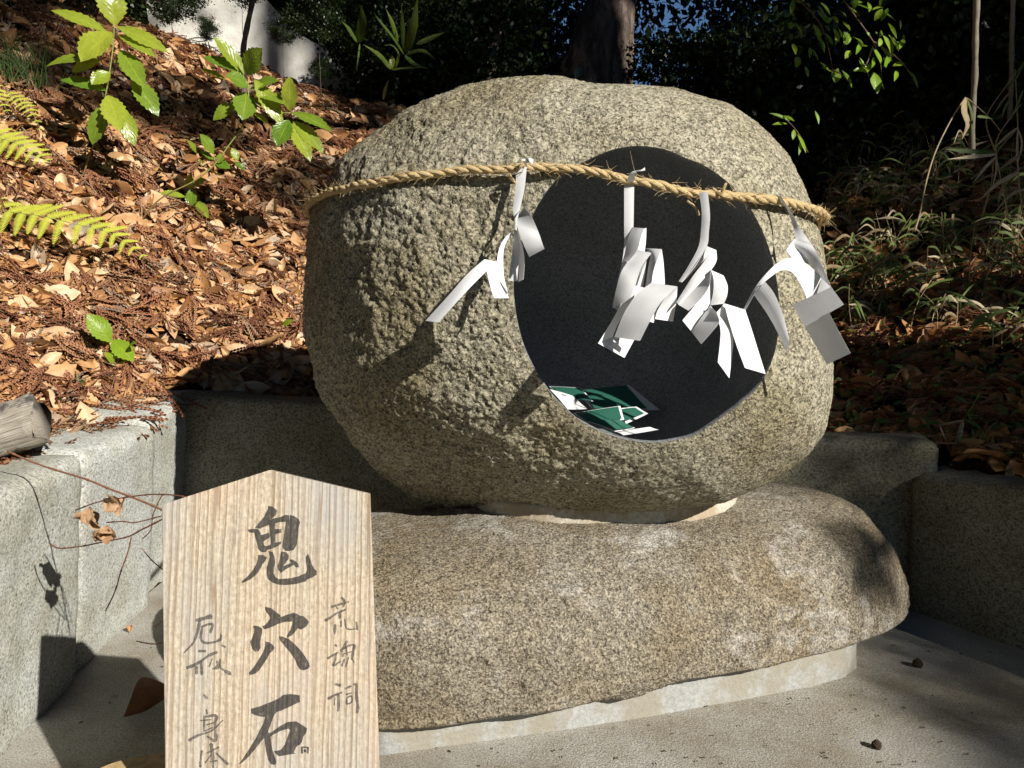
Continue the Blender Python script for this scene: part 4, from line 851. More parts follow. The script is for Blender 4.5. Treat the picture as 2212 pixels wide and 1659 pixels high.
# low green ground cover on the shaded bank
Pg = scatter(2600, .3, .85, 2.3, 5.5, 1.5); zg = terrain(Pg[:, 0], Pg[:, 1]); Ng = tnormal(Pg); Ng /= np.linalg.norm(Ng, axis=1)[:, None]; Bg = basis(Ng, rng.uniform(0, 6.28, len(Pg)), rng.uniform(0, 6.28, len(Pg)), rng.normal(0, .5, len(Pg))); Vs, Fs, Rs, Us = [], [], [], []; off = 0
gp_ = [leaf(L_, L_ * .45, 5, bend=random.uniform(-.6, .3), fold=.15, seed=i) for i, L_ in enumerate((.03, .04, .05, .035))]
for i in range(len(Pg)):
    V, F, uv = gp_[i % 4]; Vs.append(V @ Bg[i].T + np.array([*Pg[i], zg[i]]) + Ng[i] * rng.uniform(.02, .07)); Fs.append(np.array(F) + off); Rs.append(np.full(len(V), rng.random())); Us.append(uv); off += len(V)
stuff(mobj('ground_cover', np.concatenate(Vs), np.concatenate(Fs), MAT['bladegreen'], rnd=np.concatenate(Rs), uv=np.concatenate(Us)))['label'] = 'small dark green leaves growing through the litter of the right bank'
# cedar sprigs
def sprig(L, nsub, rs):
    V, F, k_ = [], [], 0
    for s_ in range(nsub):
        a = rs.uniform(-.35, .35); l_ = L * rs.uniform(.6, 1); bx = rs.uniform(-.5, .5); st = rs.uniform(0, .3) * L; n_ = 12; pts = []
        for i in range(n_ + 1):
            t = i / n_; pts.append((math.sin(a + bx * t) * l_ * t, st * 0 + math.cos(a + bx * t) * l_ * t, .012 * math.sin(t * 3 + s_) + rs.uniform(-.001, .001)))
        pts = np.array(pts); r = .0016
        for i in range(n_):
            p, q = pts[i], pts[i + 1]; d = q - p; nn_ = np.array([-d[1], d[0], 0]); nn_ /= np.linalg.norm(nn_) + 1e-9
            for sg, zo in ((1, .3), (-1, .3), (.2, 1), (-.3, -.8)):
                tip = p + d * .9 + nn_ * sg * .0052 + np.array([0, 0, zo * .004]); V += [p - nn_ * r, p + nn_ * r + np.array([0, 0, r]), q + (tip - q) * .2, tip]; F += [(k_, k_ + 1, k_ + 3), (k_ + 1, k_ + 2, k_ + 3), (k_, k_ + 1, k_ + 2)]; k_ += 4
    return np.array(V), np.array(F)
rs = random.Random(5); sps = [sprig(.16, rs.choice((3, 4, 5, 6)), rs) for _ in range(10)]
Pc = np.concatenate([scatter(2000, -.80, -.1, 1.55, 6.5, 1.6), scatter(450, .3, .8, 2.3, 5.5, 1.6)]); zz = terrain(Pc[:, 0], Pc[:, 1]); Nc = tnormal(Pc); Nc /= np.linalg.norm(Nc, axis=1)[:, None]
yaw = rng.normal(-1.9, .8, len(Pc)); Bc = basis(Nc, yaw, rng.uniform(0, 6.28, len(Pc)), rng.normal(0, .22, len(Pc))); Vs, Fs, Rs = [], [], []; off = 0
for i in range(len(Pc)):
    V, F = sps[i % 10]; s_ = rng.uniform(.6, 1.5); Q = (V * s_) @ Bc[i].T + np.array([*Pc[i], zz[i]]) + Nc[i] * rng.uniform(.018, .055); Vs.append(Q); Fs.append(F + off); Rs.append(np.full(len(V), rng.random())); off += len(V)
o = stuff(mobj('cedar_litter', np.concatenate(Vs), np.concatenate(Fs), MAT['sprig'], rnd=np.concatenate(Rs), smooth=False)); o['label'] = 'reddish brown dead cedar sprigs strewn over the leaf litter'
# thin twiggy litter and crumbs
mb = MB(); Pt = np.concatenate([scatter(900, -.8, -.1, 1.5, 5, 1.5), scatter(500, .3, .8, 2.3, 5, 1.5)]); Nt = tnormal(Pt); Nt /= np.linalg.norm(Nt, axis=1)[:, None]; zt = terrain(Pt[:, 0], Pt[:, 1])
for (x, y), z, nn_ in zip(Pt, zt, Nt):
    a = random.uniform(0, 6.28); t = np.cross(nn_, [math.cos(a), math.sin(a), 0]); t /= np.linalg.norm(t); L = random.uniform(.02, .10); p = np.array([x, y, z]) + nn_ * random.uniform(.01, .035)
    Vv, Ff, uvv = tube(catmull([p - t * L / 2, p + nn_ * random.uniform(-.004, .008), p + t * L / 2 + nn_ * random.uniform(-.01, .02)], 4), random.uniform(.0007, .0018), 4, False); mb.add(Vv, Ff, random.random())
stuff(mb.build('twig_litter', MAT['twig']))['label'] = 'fine broken twigs scattered through the leaf litter'

# sticks
def stick(label, pts, r, zf, mat='twig', lift=.02):
    P = [hitground(*zf(*p)) + np.array([0, -.02, lift]) for p in pts]; P = catmull(P, 16); Vv, Ff, uvv = tube(P, np.linspace(r, r * .7, 16) * (1 + .12 * np.sin(np.arange(16) * 1.9)), 7)
    return tag(mobj('fallen_stick', Vv, Ff, MAT[mat], rnd=np.full(len(Vv), random.uniform(.3, .9))), label, 'stick')
stick('brown stick lying under the leaves of the tallest sapling', [(250, 550), (400, 595), (575, 665)], .010, z1)
stick('straight brown stick pointing down right in the middle of the litter', [(1285, 130), (1400, 290), (1520, 460)], .008, z4)
stick('curved bare root running up to the two-tufted sapling', [(880, 1500), (930, 1380), (1050, 1250)], .007, z1)
stick('thin stick right of the low seedling under the rope end', [(1540, 1030), (1700, 1090), (1895, 1172)], .007, z1)
stick('thin pale vine running through the fern fronds', [(60, 640), (120, 760), (150, 890), (330, 1020), (520, 1190), (650, 1330)], .0035, z1, lift=.05)
# weathered log lying on the wall at the left edge
La, Lb = at(-190, 1015, 1.83), at(86, 905, 1.93); P = catmull([La, (La + Lb) / 2 + np.array([0, 0, .01]), Lb], 40); Vv, Ff, uvv = tube(P, .062, 28)
ctrp = np.repeat(P, 28, 0); dd = Vv - ctrp; Vv = ctrp + dd * (1 + .16 * fbm(Vv, 14, 4, 3) + .10 * fbm(Vv * np.array([1, 1, 3]), 30, 2, 6))[:, None]
axl = (Lb - La) / np.linalg.norm(Lb - La); endm = np.arange(len(Vv)) // 28 >= 36; Vv[endm] += axl * (fbm(Vv[endm], 30, 3, 4) * .035)[:, None]
tag(mobj('weathered_log', Vv, Ff, MAT['log'], uv=uvv), 'grey weathered log with a ragged end lying on the litter at the left edge', 'log')

# bare branch with shrivelled leaves over the left wall
def zF(x, y): return (x * .4444, 921.7 + y * .4444)
br = thing('bare_branch', 'thin reddish bare branch with shrivelled brown leaves hanging over the left wall', 'branch', at(*zF(60, 135), 1.70))
def bY(x): return 1.72 - .30 * min(1.2, x / 780)
BS = [([(40, 120), (120, 155), (240, 200), (420, 255), (530, 300), (650, 345), (780, 400), (900, 470)], .0020),
      ([(930, 345), (820, 330), (720, 330), (600, 345), (480, 365), (370, 405)], .0014), ([(800, 430), (660, 465), (600, 460), (520, 465)], .0013),
      ([(800, 445), (690, 500), (620, 535), (500, 560), (400, 580), (290, 590), (245, 568)], .0016), ([(640, 535), (620, 620), (590, 700), (560, 800), (515, 895)], .0013),
      ([(690, 590), (740, 650), (800, 700)], .0011), ([(790, 330), (770, 370), (745, 430), (735, 500), (695, 545)], .0010), ([(800, 940), (770, 960), (755, 975)], .001), ([(800, 1050), (740, 1055), (665, 1042)], .0011)]
for S, r in BS:
    P = catmull([at(*zF(*p), bY(p[0])) for p in S], 9 * len(S)); rr = r * (1 + .45 * (np.arange(len(P)) % 9 == 4)); Vv, Ff, uvv = tube(P, rr, 6); mobj('twig', Vv, Ff, MAT['redtwig'], br, rnd=np.full(len(Vv), random.random()))
MAT['shrivel'] = byrnd('shrivelled_leaf', [(0, (.30, .17, .09)), (1, (.55, .36, .21))], .7, .2, .2, 80)
for cx, cy, sx, sy, nn_ in ((560, 370, 90, 30, 3), (440, 450, 60, 40, 3), (535, 520, 70, 60, 4)):
    for q in range(nn_):
        V, F, uv = leaf(.046, .036, 12, curl=random.uniform(.3, 1), fold=.5, bend=random.uniform(-2, 2), twist=random.uniform(-2, 2), seed=q + cx, cols=4)
        V = V - V.mean(0); V += np.stack([fbm(V, 60, 3, q), fbm(V, 60, 3, q + 9), fbm(V, 60, 3, q + 20)], -1) * .010
        c_ = at(*zF(cx + random.uniform(-sx, sx) * .6, cy + random.uniform(-sy, sy) * .6), bY(cx)); Mx = frame([random.gauss(0, 1) for _ in range(3)], [0, -1, .3])
        mobj('shrivelled_leaf', c_ + V @ Mx, F, MAT['shrivel'], br, rnd=np.full(len(V), random.random()), uv=uv)

# things lying on the paving
def curled(label, x, y, L, W, yaw_, mat='dead', rv=.1, bend=.9, curl=1.2):
    V, F, uv = leaf(L, W, 10, curl=-curl, fold=.3, bend=bend, seed=int(x), cols=3); V = V - V.mean(0); V[:, 2] -= V[:, 2].min(); Mz = np.array(Matrix.Rotation(yaw_, 3, 'Z'))
    p = fl(x, y, .004); return tag(mobj('dry_leaf', V @ Mz.T + p, F, MAT[mat], rnd=np.full(len(V), rv), uv=uv), label, 'dry leaf')
curled('large dark curled dry leaf in the shade left of the signboard', 322, 1540, .13, .06, -1.2, rv=.0, bend=.7, curl=1.6)
curled('small orange dry leaf on the paving near the left wall', 281, 1363, .028, .016, .4, rv=.5)
def pinecone(label, x, y, r):
    c_ = fl(x, y, r * .9); bm = bmesh.new(); bmesh.ops.create_icosphere(bm, subdivisions=4, radius=r); me = bpy.data.meshes.new('cedar_cone'); bm.to_mesh(me); bm.free()
    V = np.array([v.co[:] for v in me.vertices]); n_ = V / np.linalg.norm(V, axis=1)[:, None]; a = np.arctan2(n_[:, 1], n_[:, 0]); V = V * (1 + .22 * np.sin(a * 5 + n_[:, 2] * 5) * np.sin(n_[:, 2] * 7 + a * 3) + .1 * vnoise(V, 400, 2))[:, None] + c_
    me.vertices.foreach_set('co', V.astype(np.float32).ravel()); me.materials.append(MAT['cone']); return tag(obj('cedar_cone', me), label, 'cone')
pinecone('small dark cedar cone on the shaded paving right of the plinth', 1982, 1432, .012); pinecone('small dark cedar cone on the sunlit paving at the lower right', 1893, 1608, .010)
mb = MB(); rb = random.Random(3)
for _ in range(260):
    x, y = rb.uniform(60, 2200), rb.uniform(1380, 1655); p = fl(x, y, .003)
    if p[0] < -1.05: continue
    s_ = rb.uniform(.0008, .0026); a = rb.uniform(0, 6.28); u_ = np.array([math.cos(a), math.sin(a), 0]) * s_ * rb.uniform(1, 3); v_ = np.array([-math.sin(a), math.cos(a), 0]) * s_
    mb.add([p - u_, p - v_, p + u_, p + v_, p + np.array([0, 0, s_])], [(0, 1, 4), (1, 2, 4), (2, 3, 4), (3, 0, 4)], rb.random() * .5)
stuff(mb.build('floor_crumbs', MAT['cone'], smooth=False))['label'] = 'dark crumbs and bits of bark on the paving'
for lab, x, y, r in (('tiny red berry on the litter above the left wall', 228, 960, .0045),):
    p = hitground(x, y) + np.array([0, -.02, .03]); bm = bmesh.new(); bmesh.ops.create_icosphere(bm, subdivisions=2, radius=r, matrix=Matrix.Translation(Vector(p))); me = bpy.data.meshes.new('red_berry'); bm.to_mesh(me); bm.free(); me.materials.append(MAT['berry']); tag(obj('red_berry', me), lab, 'berry')

# ------------------------------------------------------------ grass tuft, bamboo grass and stems
def blade(P, w0, mat, parent, name='blade', rv=None, nrm=(0.2, -1, .2)):
    P = catmull(P, 12); n_ = len(P); T_ = np.gradient(P, axis=0); S = np.cross(T_, nrm); S /= np.linalg.norm(S, axis=1)[:, None] + 1e-9; t = np.linspace(0, 1, n_)
    wv = w0 / 2 * np.clip(np.minimum(t * 6 + .25, (1 - t) * 2.2 + .02), 0, 1); Nn_ = np.cross(S, T_); Nn_ /= np.linalg.norm(Nn_, axis=1)[:, None] + 1e-9
    V = np.concatenate([P - S * wv[:, None], P + Nn_ * wv[:, None] * .25, P + S * wv[:, None]]); F = [(i, i + 1, n_ + i + 1, n_ + i) for i in range(n_ - 1)] + [(n_ + i, n_ + i + 1, 2 * n_ + i + 1, 2 * n_ + i) for i in range(n_ - 1)]
    uv = np.zeros((len(V), 3)); uv[:n_, 0] = -1; uv[2 * n_:, 0] = 1; uv[:, 1] = np.tile(t, 3)
    rv = random.random() if rv is None else rv
    if isinstance(parent, MB): parent.add(V, F, rv, uv); return
    return mobj(name, V, F, MAT[mat], parent, rnd=np.full(len(V), rv), uv=uv)
gt = hitground(*z1(110, 560)); tuft = thing('grass_tuft', 'dark green grass tuft at the upper left edge above the ferns', 'grass', gt)
mb = MB()
for _ in range(110):
    b = gt + np.array([random.gauss(0, .07), random.gauss(0, .05), -.02]); d = np.array([random.gauss(0, .09), random.gauss(-.03, .05), random.uniform(.16, .34)]); blade([b, b + d * .6, b + d + np.array([random.gauss(0, .06), -.02, -.03])], .0035, 'tuft', mb)
stuff(mb.build('blades', MAT['tuft'], tuft))
def z3(x, y): return (1474.7 + x * .3333, y * .3333)
def bamboo(label, x, y, hgt, nst, seed, group='bamboo grass clumps on the right bank', Yf=None, dry=.5):
    rs_ = random.Random(seed); g_ = hitground(x, y) if Yf is None else np.array([at(x, y, Yf)[0], Yf, float(terrain(at(x, y, Yf)[0], Yf))])
    t = thing('bamboo_grass', label, 'bamboo grass', g_, group)
    for s_ in range(nst):
        b = g_ + np.array([rs_.gauss(0, .07), rs_.gauss(0, .05), -.02]); d = np.array([rs_.gauss(0, .16), rs_.gauss(-.05, .08), 1.0]) * hgt * rs_.uniform(.6, 1.1); P = catmull([b, b + d * .5, b + d + np.array([rs_.gauss(0, .05), 0, 0])], 12)
        Vv, Ff, uvv = tube(P, np.linspace(.0022, .0012, 12), 5); mobj('stalk', Vv, Ff, MAT['bladedry'], t, rnd=np.full(len(Vv), rs_.random()))
        for q in range(rs_.randint(4, 7)):
            k_ = rs_.randint(4, 11); p = P[k_]; a = rs_.uniform(0, 6.28); L = rs_.uniform(.07, .19); o_ = np.array([math.cos(a), math.sin(a) * .6, rs_.uniform(-.3, .7)])
            blade([p, p + o_ * L * .5, p + o_ * L + np.array([0, 0, -L * rs_.uniform(.1, .7)])], rs_.uniform(.007, .016), 'bladedry' if rs_.random() < dry else 'bladegreen', t, 'blade', rs_.random(), (rs_.uniform(-.5, .5), -1, rs_.uniform(-.3, .6)))
    return t
bspots = [(1810, 500, .26, 5, 'just right of the rope end'), (1850, 430, .30, 5, 'behind the rope end, upper right of the boulder'), (1905, 560, .24, 5, 'between the rope end and the fallen dead leaves'), (1800, 620, .22, 4, 'right of the arching streamer'),
          (1960, 640, .20, 4, 'in the shade low on the right bank'), (2060, 560, .22, 5, 'under the drooping stalk'), (2150, 480, .36, 6, 'at the right edge with long dry blades'), (2195, 560, .30, 5, 'at the right edge below the long dry blades'),
          (2080, 700, .18, 3, 'among dark leaves at mid height of the right bank'), (1870, 360, .28, 4, 'on the dark skyline right of the boulder'), (2190, 760, .24, 4, 'green, beside a big tan leaf at the right edge'), (1930, 460, .26, 5, 'in the middle of the upper right bank'),
          (2010, 470, .20, 4, 'beside the foot of the drooping stalk'), (1840, 700, .16, 3, 'low beside the tail of the last streamer'),
          (1815, 400, .42, 6, 'tall, against the black wood right of the boulder shoulder'), (1960, 380, .34, 5, 'thin, high on the dark bank left of the drooping stalk'), (2040, 420, .30, 5, 'behind the drooping stalk'), (1890, 640, .24, 5, 'dry, in the middle of the shaded bank'), (2120, 640, .26, 5, 'green, right of the middle of the bank')]
for i, (x, y, hh, ns_, tx) in enumerate(bspots): bamboo('clump of dry and green bamboo grass ' + tx, x, y, hh * 1.25, ns_ + 3, 100 + i, dry=.38)
def z7b(x, y): return (1751 + x * .2778, y * .2778)
# small yellow-green clump just behind the right wall
gq = at(*z3(1930, 2780), 2.62); bb = thing('bamboo_grass', 'small splayed grass clump just behind the lower right wall block', 'bamboo grass', gq, 'bamboo grass clumps on the right bank')
gp = at(2125, 1000, 2.66)
def zV(x, y): return ((1700 + x * .42194) * .92167, (500 + y * .42194) * .92167)
for S, w_, mt in (([(1320, 1145), (1290, 1250), (1250, 1345)], .016, 'bladedry'), ([(1320, 1145), (1305, 1240), (1290, 1340)], .012, 'bladedry'), ([(1325, 1145), (1400, 1180), (1435, 1250), (1430, 1310)], .010, 'bladegreen'), ([(1320, 1148), (1240, 1165), (1185, 1175)], .006, 'bladedry'),
                  ([(1190, 1180), (1210, 1230), (1230, 1270)], .005, 'bladedry'), ([(1418, 990), (1370, 1070), (1322, 1145)], .005, 'bladegreen'), ([(1370, 1200), (1385, 1330), (1380, 1440)], .005, 'bladedry')):
    blade([at(*zV(*p), 2.60) for p in S], w_, mt, bb)
# drooping stalk
ds = thing('drooping_stalk', 'thin bent stalk with a dry leaf hanging from its top, right bank', 'stalk', at(1987, 458, 3.0))
P = catmull([at(*p, 3.0) for p in ((1975, 500), (1987, 458), (2001, 389), (2020, 328), (2051, 264), (2079, 219), (2087, 212.5), (2109, 230), (2140, 258), (2162, 286))], 60); Vv, Ff, uvv = tube(P, np.linspace(.0034, .0014, 60), 6); mobj('stalk', Vv, Ff, MAT['bladedry'], ds, rnd=np.full(len(Vv), .7))
blade([at(*p, 2.98) for p in ((2086, 213), (2082, 240), (2090, 268), (2077, 302))], .026, 'bladedry', ds, 'hanging_leaf', .4)
blade([at(*p, 2.98) for p in ((2088, 213), (2099, 250), (2098, 296))], .010, 'bladegreen', ds, 'hanging_leaf', .5)
blade([at(*p, 2.96) for p in ((2110, 252), (2125, 253), (2146, 258))], .010, 'bladegreen', ds, 'hanging_leaf', .5)
lb = thing('bamboo_grass', 'tall bamboo grass at the upper right edge with long level dry blades', 'bamboo grass', hitground(2180, 470), 'bamboo grass clumps on the right bank')
for S in ([(2178, 475), (2166, 410), (2151, 333), (2158, 290), (2205, 225)], [(2210, 470), (2199, 380), (2198, 280), (2192, 150)], [(2120, 470), (2140, 400), (2151, 333), (2198, 278)], [(2151, 333), (2130, 258), (2170, 190), (2215, 130)]):
    P = catmull([at(*p, 3.03) for p in S], 24); Vv, Ff, uvv = tube(P, np.linspace(.003, .0015, 24), 5); mobj('stalk', Vv, Ff, MAT['bladedry'], lb, rnd=np.full(len(Vv), random.random()))
for (S, w_, mt) in (([(1440, 1200), (1250, 1220), (1060, 1240)], .015, 'bladedry'), ([(1430, 1185), (1200, 1175), (1040, 1160)], .018, 'bladegreen'), ([(1610, 990), (1500, 1080), (1400, 1180)], .010, 'bladedry'), ([(1440, 1220), (1350, 1310), (1250, 1440)], .012, 'bladedry'),
                         ([(1620, 1340), (1450, 1430), (1310, 1560)], .016, 'bladedry'), ([(1640, 1190), (1560, 1250), (1460, 1320)], .016, 'bladedry'), ([(1610, 1000), (1600, 1180), (1620, 1400)], .008, 'bladedry'), ([(1610, 1000), (1640, 1120), (1600, 1300)], .008, 'bladedry'),
                         ([(1440, 1200), (1440, 1330), (1400, 1500)], .009, 'bladedry'), ([(1560, 1360), (1480, 1480), (1450, 1610)], .010, 'bladedry'), ([(1500, 1400), (1520, 1500), (1510, 1570)], .007, 'bladegreen'), ([(1655, 480), (1600, 600), (1500, 715)], .010, 'bladegreen'), ([(1560, 700), (1480, 800), (1410, 910)], .008, 'bladedry'), ([(1540, 780), (1500, 860), (1485, 940)], .010, 'bladegreen'), ([(1650, 700), (1600, 830), (1560, 900)], .009, 'bladegreen')):
    blade([at(*z7b(*p), 3.02) for p in S], w_, mt, lb)
# two pale stems
for lab, pts, r, Y_ in (('young tree with a thicker pale bare stem rising through the upper right bank', [(2112, -160), (2109, 0), (2106, 90), (2105, 165), (2100, 240), (2098, 345)], .0125, 3.35), ('young tree with a thin pale bare stem at the right edge', [(2192, -160), (2188, 0), (2185, 80), (2184, 170), (2180, 260)], .010, 3.5)):
    P = catmull([at(*p, Y_) for p in pts], 50); Vv, Ff, uvv = tube(P, r * (1 + .10 * np.sin(np.arange(50) * .7)), 10); t = thing('young_tree', lab, 'young tree', P[-1]); mobj('trunk', Vv, Ff, MAT['greystem'], t, rnd=np.linspace(1, .1, len(Vv)), uv=uvv)
# hanging leafy branch
hb = thing('leafy_branch', 'branch of bright yellow green leaves hanging in the dark upper right', 'branch', at(1760, 20, 3.6))
for S in ([(1690, -30), (1745, 20), (1775, 60), (1790, 110), (1800, 160)], [(1800, -30), (1850, 40), (1885, 90), (1900, 130), (1905, 180)], [(1885, 90), (1930, 120), (1960, 150), (1975, 175)], [(1790, 150), (1812, 158), (1835, 180)], [(1885, 100), (1870, 140), (1850, 152)]):
    P = catmull([at(*p, 3.6) for p in S], 24); Vv, Ff, uvv = tube(P, np.linspace(.004, .0016, 24), 5); mobj('twig', Vv, Ff, MAT['twig'], hb, rnd=np.full(len(Vv), .3))
_rb = random.Random(21); EXTRA = []
for _ in range(46):
    x0, y0 = _rb.uniform(-160, 760), _rb.uniform(-60, 560); a_ = _rb.uniform(.6, 2.2); L_ = _rb.uniform(55, 120); EXTRA.append(((x0, y0), (x0 + L_ * math.cos(a_), y0 + L_ * math.sin(a_)), _rb.uniform(20, 42)))
for b, tp, wd in EXTRA + [((45,78),(122,182),52),((70,20),(152,132),46),((15,185),(70,330),48),((60,290),(103,412),46),((105,258),(168,350),26),((170,130),(212,182),30),((240,165),(305,240),26),((212,225),(238,295),34),((248,250),(288,305),36),((562,278),(632,448),78),((600,270),(682,405),50),
     ((478,370),(548,515),50),((545,370),(630,480),34),((636,515),(728,500),48),((742,540),(832,692),46),((482,560),(515,728),62),((520,595),(568,702),26),((240,548),(318,682),40),((188,548),(190,645),62),((72,528),(160,558),28),((330,552),(425,548),36),((400,520),(445,560),36),((370,365),(440,362),22),((435,250),(450,280),24),((502,250),(520,280),22),
     ((310,32),(470,85),34),((400,20),(300,30),26),((560,100),(660,170),26),((-60,20),(-10,60),30),((-120,10),(-60,30),24),((-80,-10),(-180,0),24),((480,80),(560,60),30),((600,180),(665,300),26),((380,450),(450,600),20)]:
    place_leaf('leaf', hb, z7b(*b), z7b(*tp), wd * .2778 * 1.35, 3.6 + random.uniform(-.05, .05), random.uniform(-.08, .03), MAT['bright'], random.random(), serr=0, nl=8)
hb2 = thing('leafy_branch', 'short sprig of narrow green leaves on the dark skyline right of the boulder top', 'branch', at(1700, 260, 3.3))
P = catmull([at(*p, 3.3) for p in ((1745, 330), (1725, 290), (1700, 262), (1665, 245))], 20); Vv, Ff, uvv = tube(P, .002, 5); mobj('twig', Vv, Ff, MAT['twig'], hb2, rnd=np.full(len(Vv), .3))
for b, tp, wd in (((1705, 262), (1662, 245), 9), ((1700, 268), (1668, 270), 10), ((1715, 280), (1712, 302), 10), ((1722, 290), (1740, 330), 9), ((1690, 250), (1715, 262), 9), ((1760, 240), (1768, 268), 9), ((1730, 300), (1725, 335), 8)):
    place_leaf('leaf', hb2, b, tp, wd, 3.3, random.uniform(-.04, .02), MAT['bright'], random.random() * .6, serr=0, nl=7)

# strap-leaved plant behind the boulder, upper middle
def zP(x, y): return (737.3 + x * .25, y * .25)
gp = 4.6; sp_ = thing('strap_leaf_plant', 'plant with long strap-like green leaves behind the boulder, left of the big trunk', 'plant', at(*zP(440, 600), gp))
for S, w_, rv in (([(430, 600), (330, 480), (190, 385)], .055, .7), ([(470, 590), (495, 470), (440, 395), (365, 395)], .030, 1), ([(650, 382), (780, 330), (900, 280)], .075, .6), ([(560, 450), (620, 240), (660, -20)], .10, .25), ([(490, 360), (440, 200), (385, 75)], .05, .6), ([(545, 450), (530, 240), (520, 40)], .05, .15),
                  ([(430, 605), (560, 590), (700, 585)], .03, .8), ([(540, 470), (450, 330), (330, 180), (275, 105)], .03, .2), ([(360, 860), (380, 780), (410, 690)], .05, .5), ([(560, 470), (700, 440), (820, 520)], .05, .1), ([(550, 480), (640, 560), (760, 600)], .05, .1), ([(150, 370), (70, 260), (0, 180)], .06, .3), ([(150, 360), (200, 310), (250, 250)], .05, .3), ([(150, 370), (180, 200), (170, 40)], .10, .1), ([(160, 380), (150, 480), (130, 620)], .02, .3)):
    blade([at(*zP(*p), gp - .1 * i) for i, p in enumerate(S)], w_ * .5, 'strap', sp_, 'strap_leaf', rv)
place_leaf('strap_leaf', sp_, zP(440, 600), zP(440, 485), 13, gp - .1, 0, MAT['sapling'], .7, serr=0)

# ------------------------------------------------------------ pale wall far up the slope
pw = [at(330, 60, 7.0), at(520, 150, 7.0), at(660, 215, 7.0), at(850, 245, 7.0), at(850, 190, 7.0), at(760, 140, 7.0), at(640, 70, 7.0), at(540, -40, 7.0), at(300, -120, 7.0)]
bm = bmesh.new(); ff = bm.faces.new([bm.verts.new(p - np.array([0, 0, .35 if i < 4 else 0])) for i, p in enumerate(pw)]); r_ = bmesh.ops.extrude_face_region(bm, geom=[ff])
for v in r_['geom']:
    if isinstance(v, bmesh.types.BMVert): v.co += Vector((0, .25, 0))
bmesh.ops.recalc_face_normals(bm, faces=bm.faces); me = bpy.data.meshes.new('pale_wall'); bm.to_mesh(me); bm.free(); me.materials.append(MAT['whitewall'])
tag(obj('pale_wall', me), 'pale sunlit wall far up the slope behind the saplings, half hidden by dark foliage', 'wall')

# ------------------------------------------------------------ trees
def leafcloud(n_, rad, clumps, cl_r, size, seed, flat=1.0, shell=.35):
    rg = np.random.default_rng(seed); c_ = rg.normal(size=(clumps, 3)); c_ /= np.linalg.norm(c_, axis=1)[:, None]; c_ *= (shell + (1 - shell) * rg.random((clumps, 1)) ** .6); c_ *= np.array(rad)
    k_ = rg.integers(0, clumps, n_); p = c_[k_] + rg.normal(size=(n_, 3)) * cl_r * rg.uniform(.6, 1.3, (clumps, 1))[k_] * np.array([1, 1, .6 * flat])
    d = rg.normal(size=(n_, 3)); d[:, 2] -= .4; d /= np.linalg.norm(d, axis=1)[:, None]; e = np.cross(d, rg.normal(size=(n_, 3)) + np.array([0, 0, 1.2])); e /= np.linalg.norm(e, axis=1)[:, None]
    L = size * rg.uniform(.6, 1.3, (n_, 1)); W = L * .28; up_ = np.cross(d, e) * L * .08
    V = np.stack([p, p + d * L * .5 - e * W + up_, p + d * L, p + d * L * .5 + e * W + up_], 1).reshape(-1, 3); F = np.arange(n_ * 4).reshape(-1, 4)
    tone = rg.random(clumps)[k_] * .6 + rg.random(n_) * .4; return V, F, np.repeat(tone, 4)
crown_me = []
for i in range(4):
    V, F, t_ = leafcloud(10500, (2.3, 2.0, 1.9), 70, .40, .13, 40 + i); crown_me.append(mesh('crown', V, F, MAT['darkleaf'], rnd=t_, smooth=False, uv=np.full((len(V), 3), .5)))
fine_me = []
for i in range(2):
    V, F, t_ = leafcloud(9000, (.95, .8, .85), 60, .16, .075, 80 + i); fine_me.append(mesh('foliage', V, F, MAT['darkleaf'], rnd=t_, smooth=False, uv=np.full((len(V), 3), .5)))
def trunk_mesh(h_, r0, r1, seed, lean=(0, 0), k_=18):
    rs_ = random.Random(seed); P = catmull([(0, 0, -.3), (rs_.gauss(0, .05) + lean[0] * .3, rs_.gauss(0, .05), h_ * .33), (lean[0] * .65 + rs_.gauss(0, .08), lean[1] * .6, h_ * .66), (lean[0], lean[1], h_)], 30)
    V, F, uv = tube(P, np.linspace(r0, r1, 30) * (1 + .25 * np.exp(-np.arange(30) / 3.)), k_); cc = np.repeat(P, k_, 0); V = cc + (V - cc) * (1 + .13 * fbm(V * np.array([1, 1, .3]), 5 / max(.2, r0 * 2), 3, seed))[:, None]
    return mesh('trunk', V, F, MAT['bark'], uv=uv)
trunk_me = [trunk_mesh(4.5, .12, .05, i, (random.gauss(0, .4), random.gauss(0, .3))) for i in range(3)]
def tree(x, y, zc_, sc, i, label, group, name='evergreen_tree', squash=1.0):
    z0 = float(terrain(x, y)); t = thing(name, label, 'tree', (x, y, z0), group); tr = obj('trunk', trunk_me[i % 3], t); tr.location = (0, 0, 0); tr.scale = (sc, sc, max(.3, (zc_ - z0 + .6) / 4.5))
    cr = obj('crown', crown_me[i % 4], t); cr.location = (0, 0, zc_ - z0); cr.scale = (sc, sc, sc * squash); cr.rotation_euler = (0, 0, i * 1.3); return t
LB = 'dark evergreen tree in the shaded wood behind the boulder'; GB = 'evergreen trees of the shaded wood'
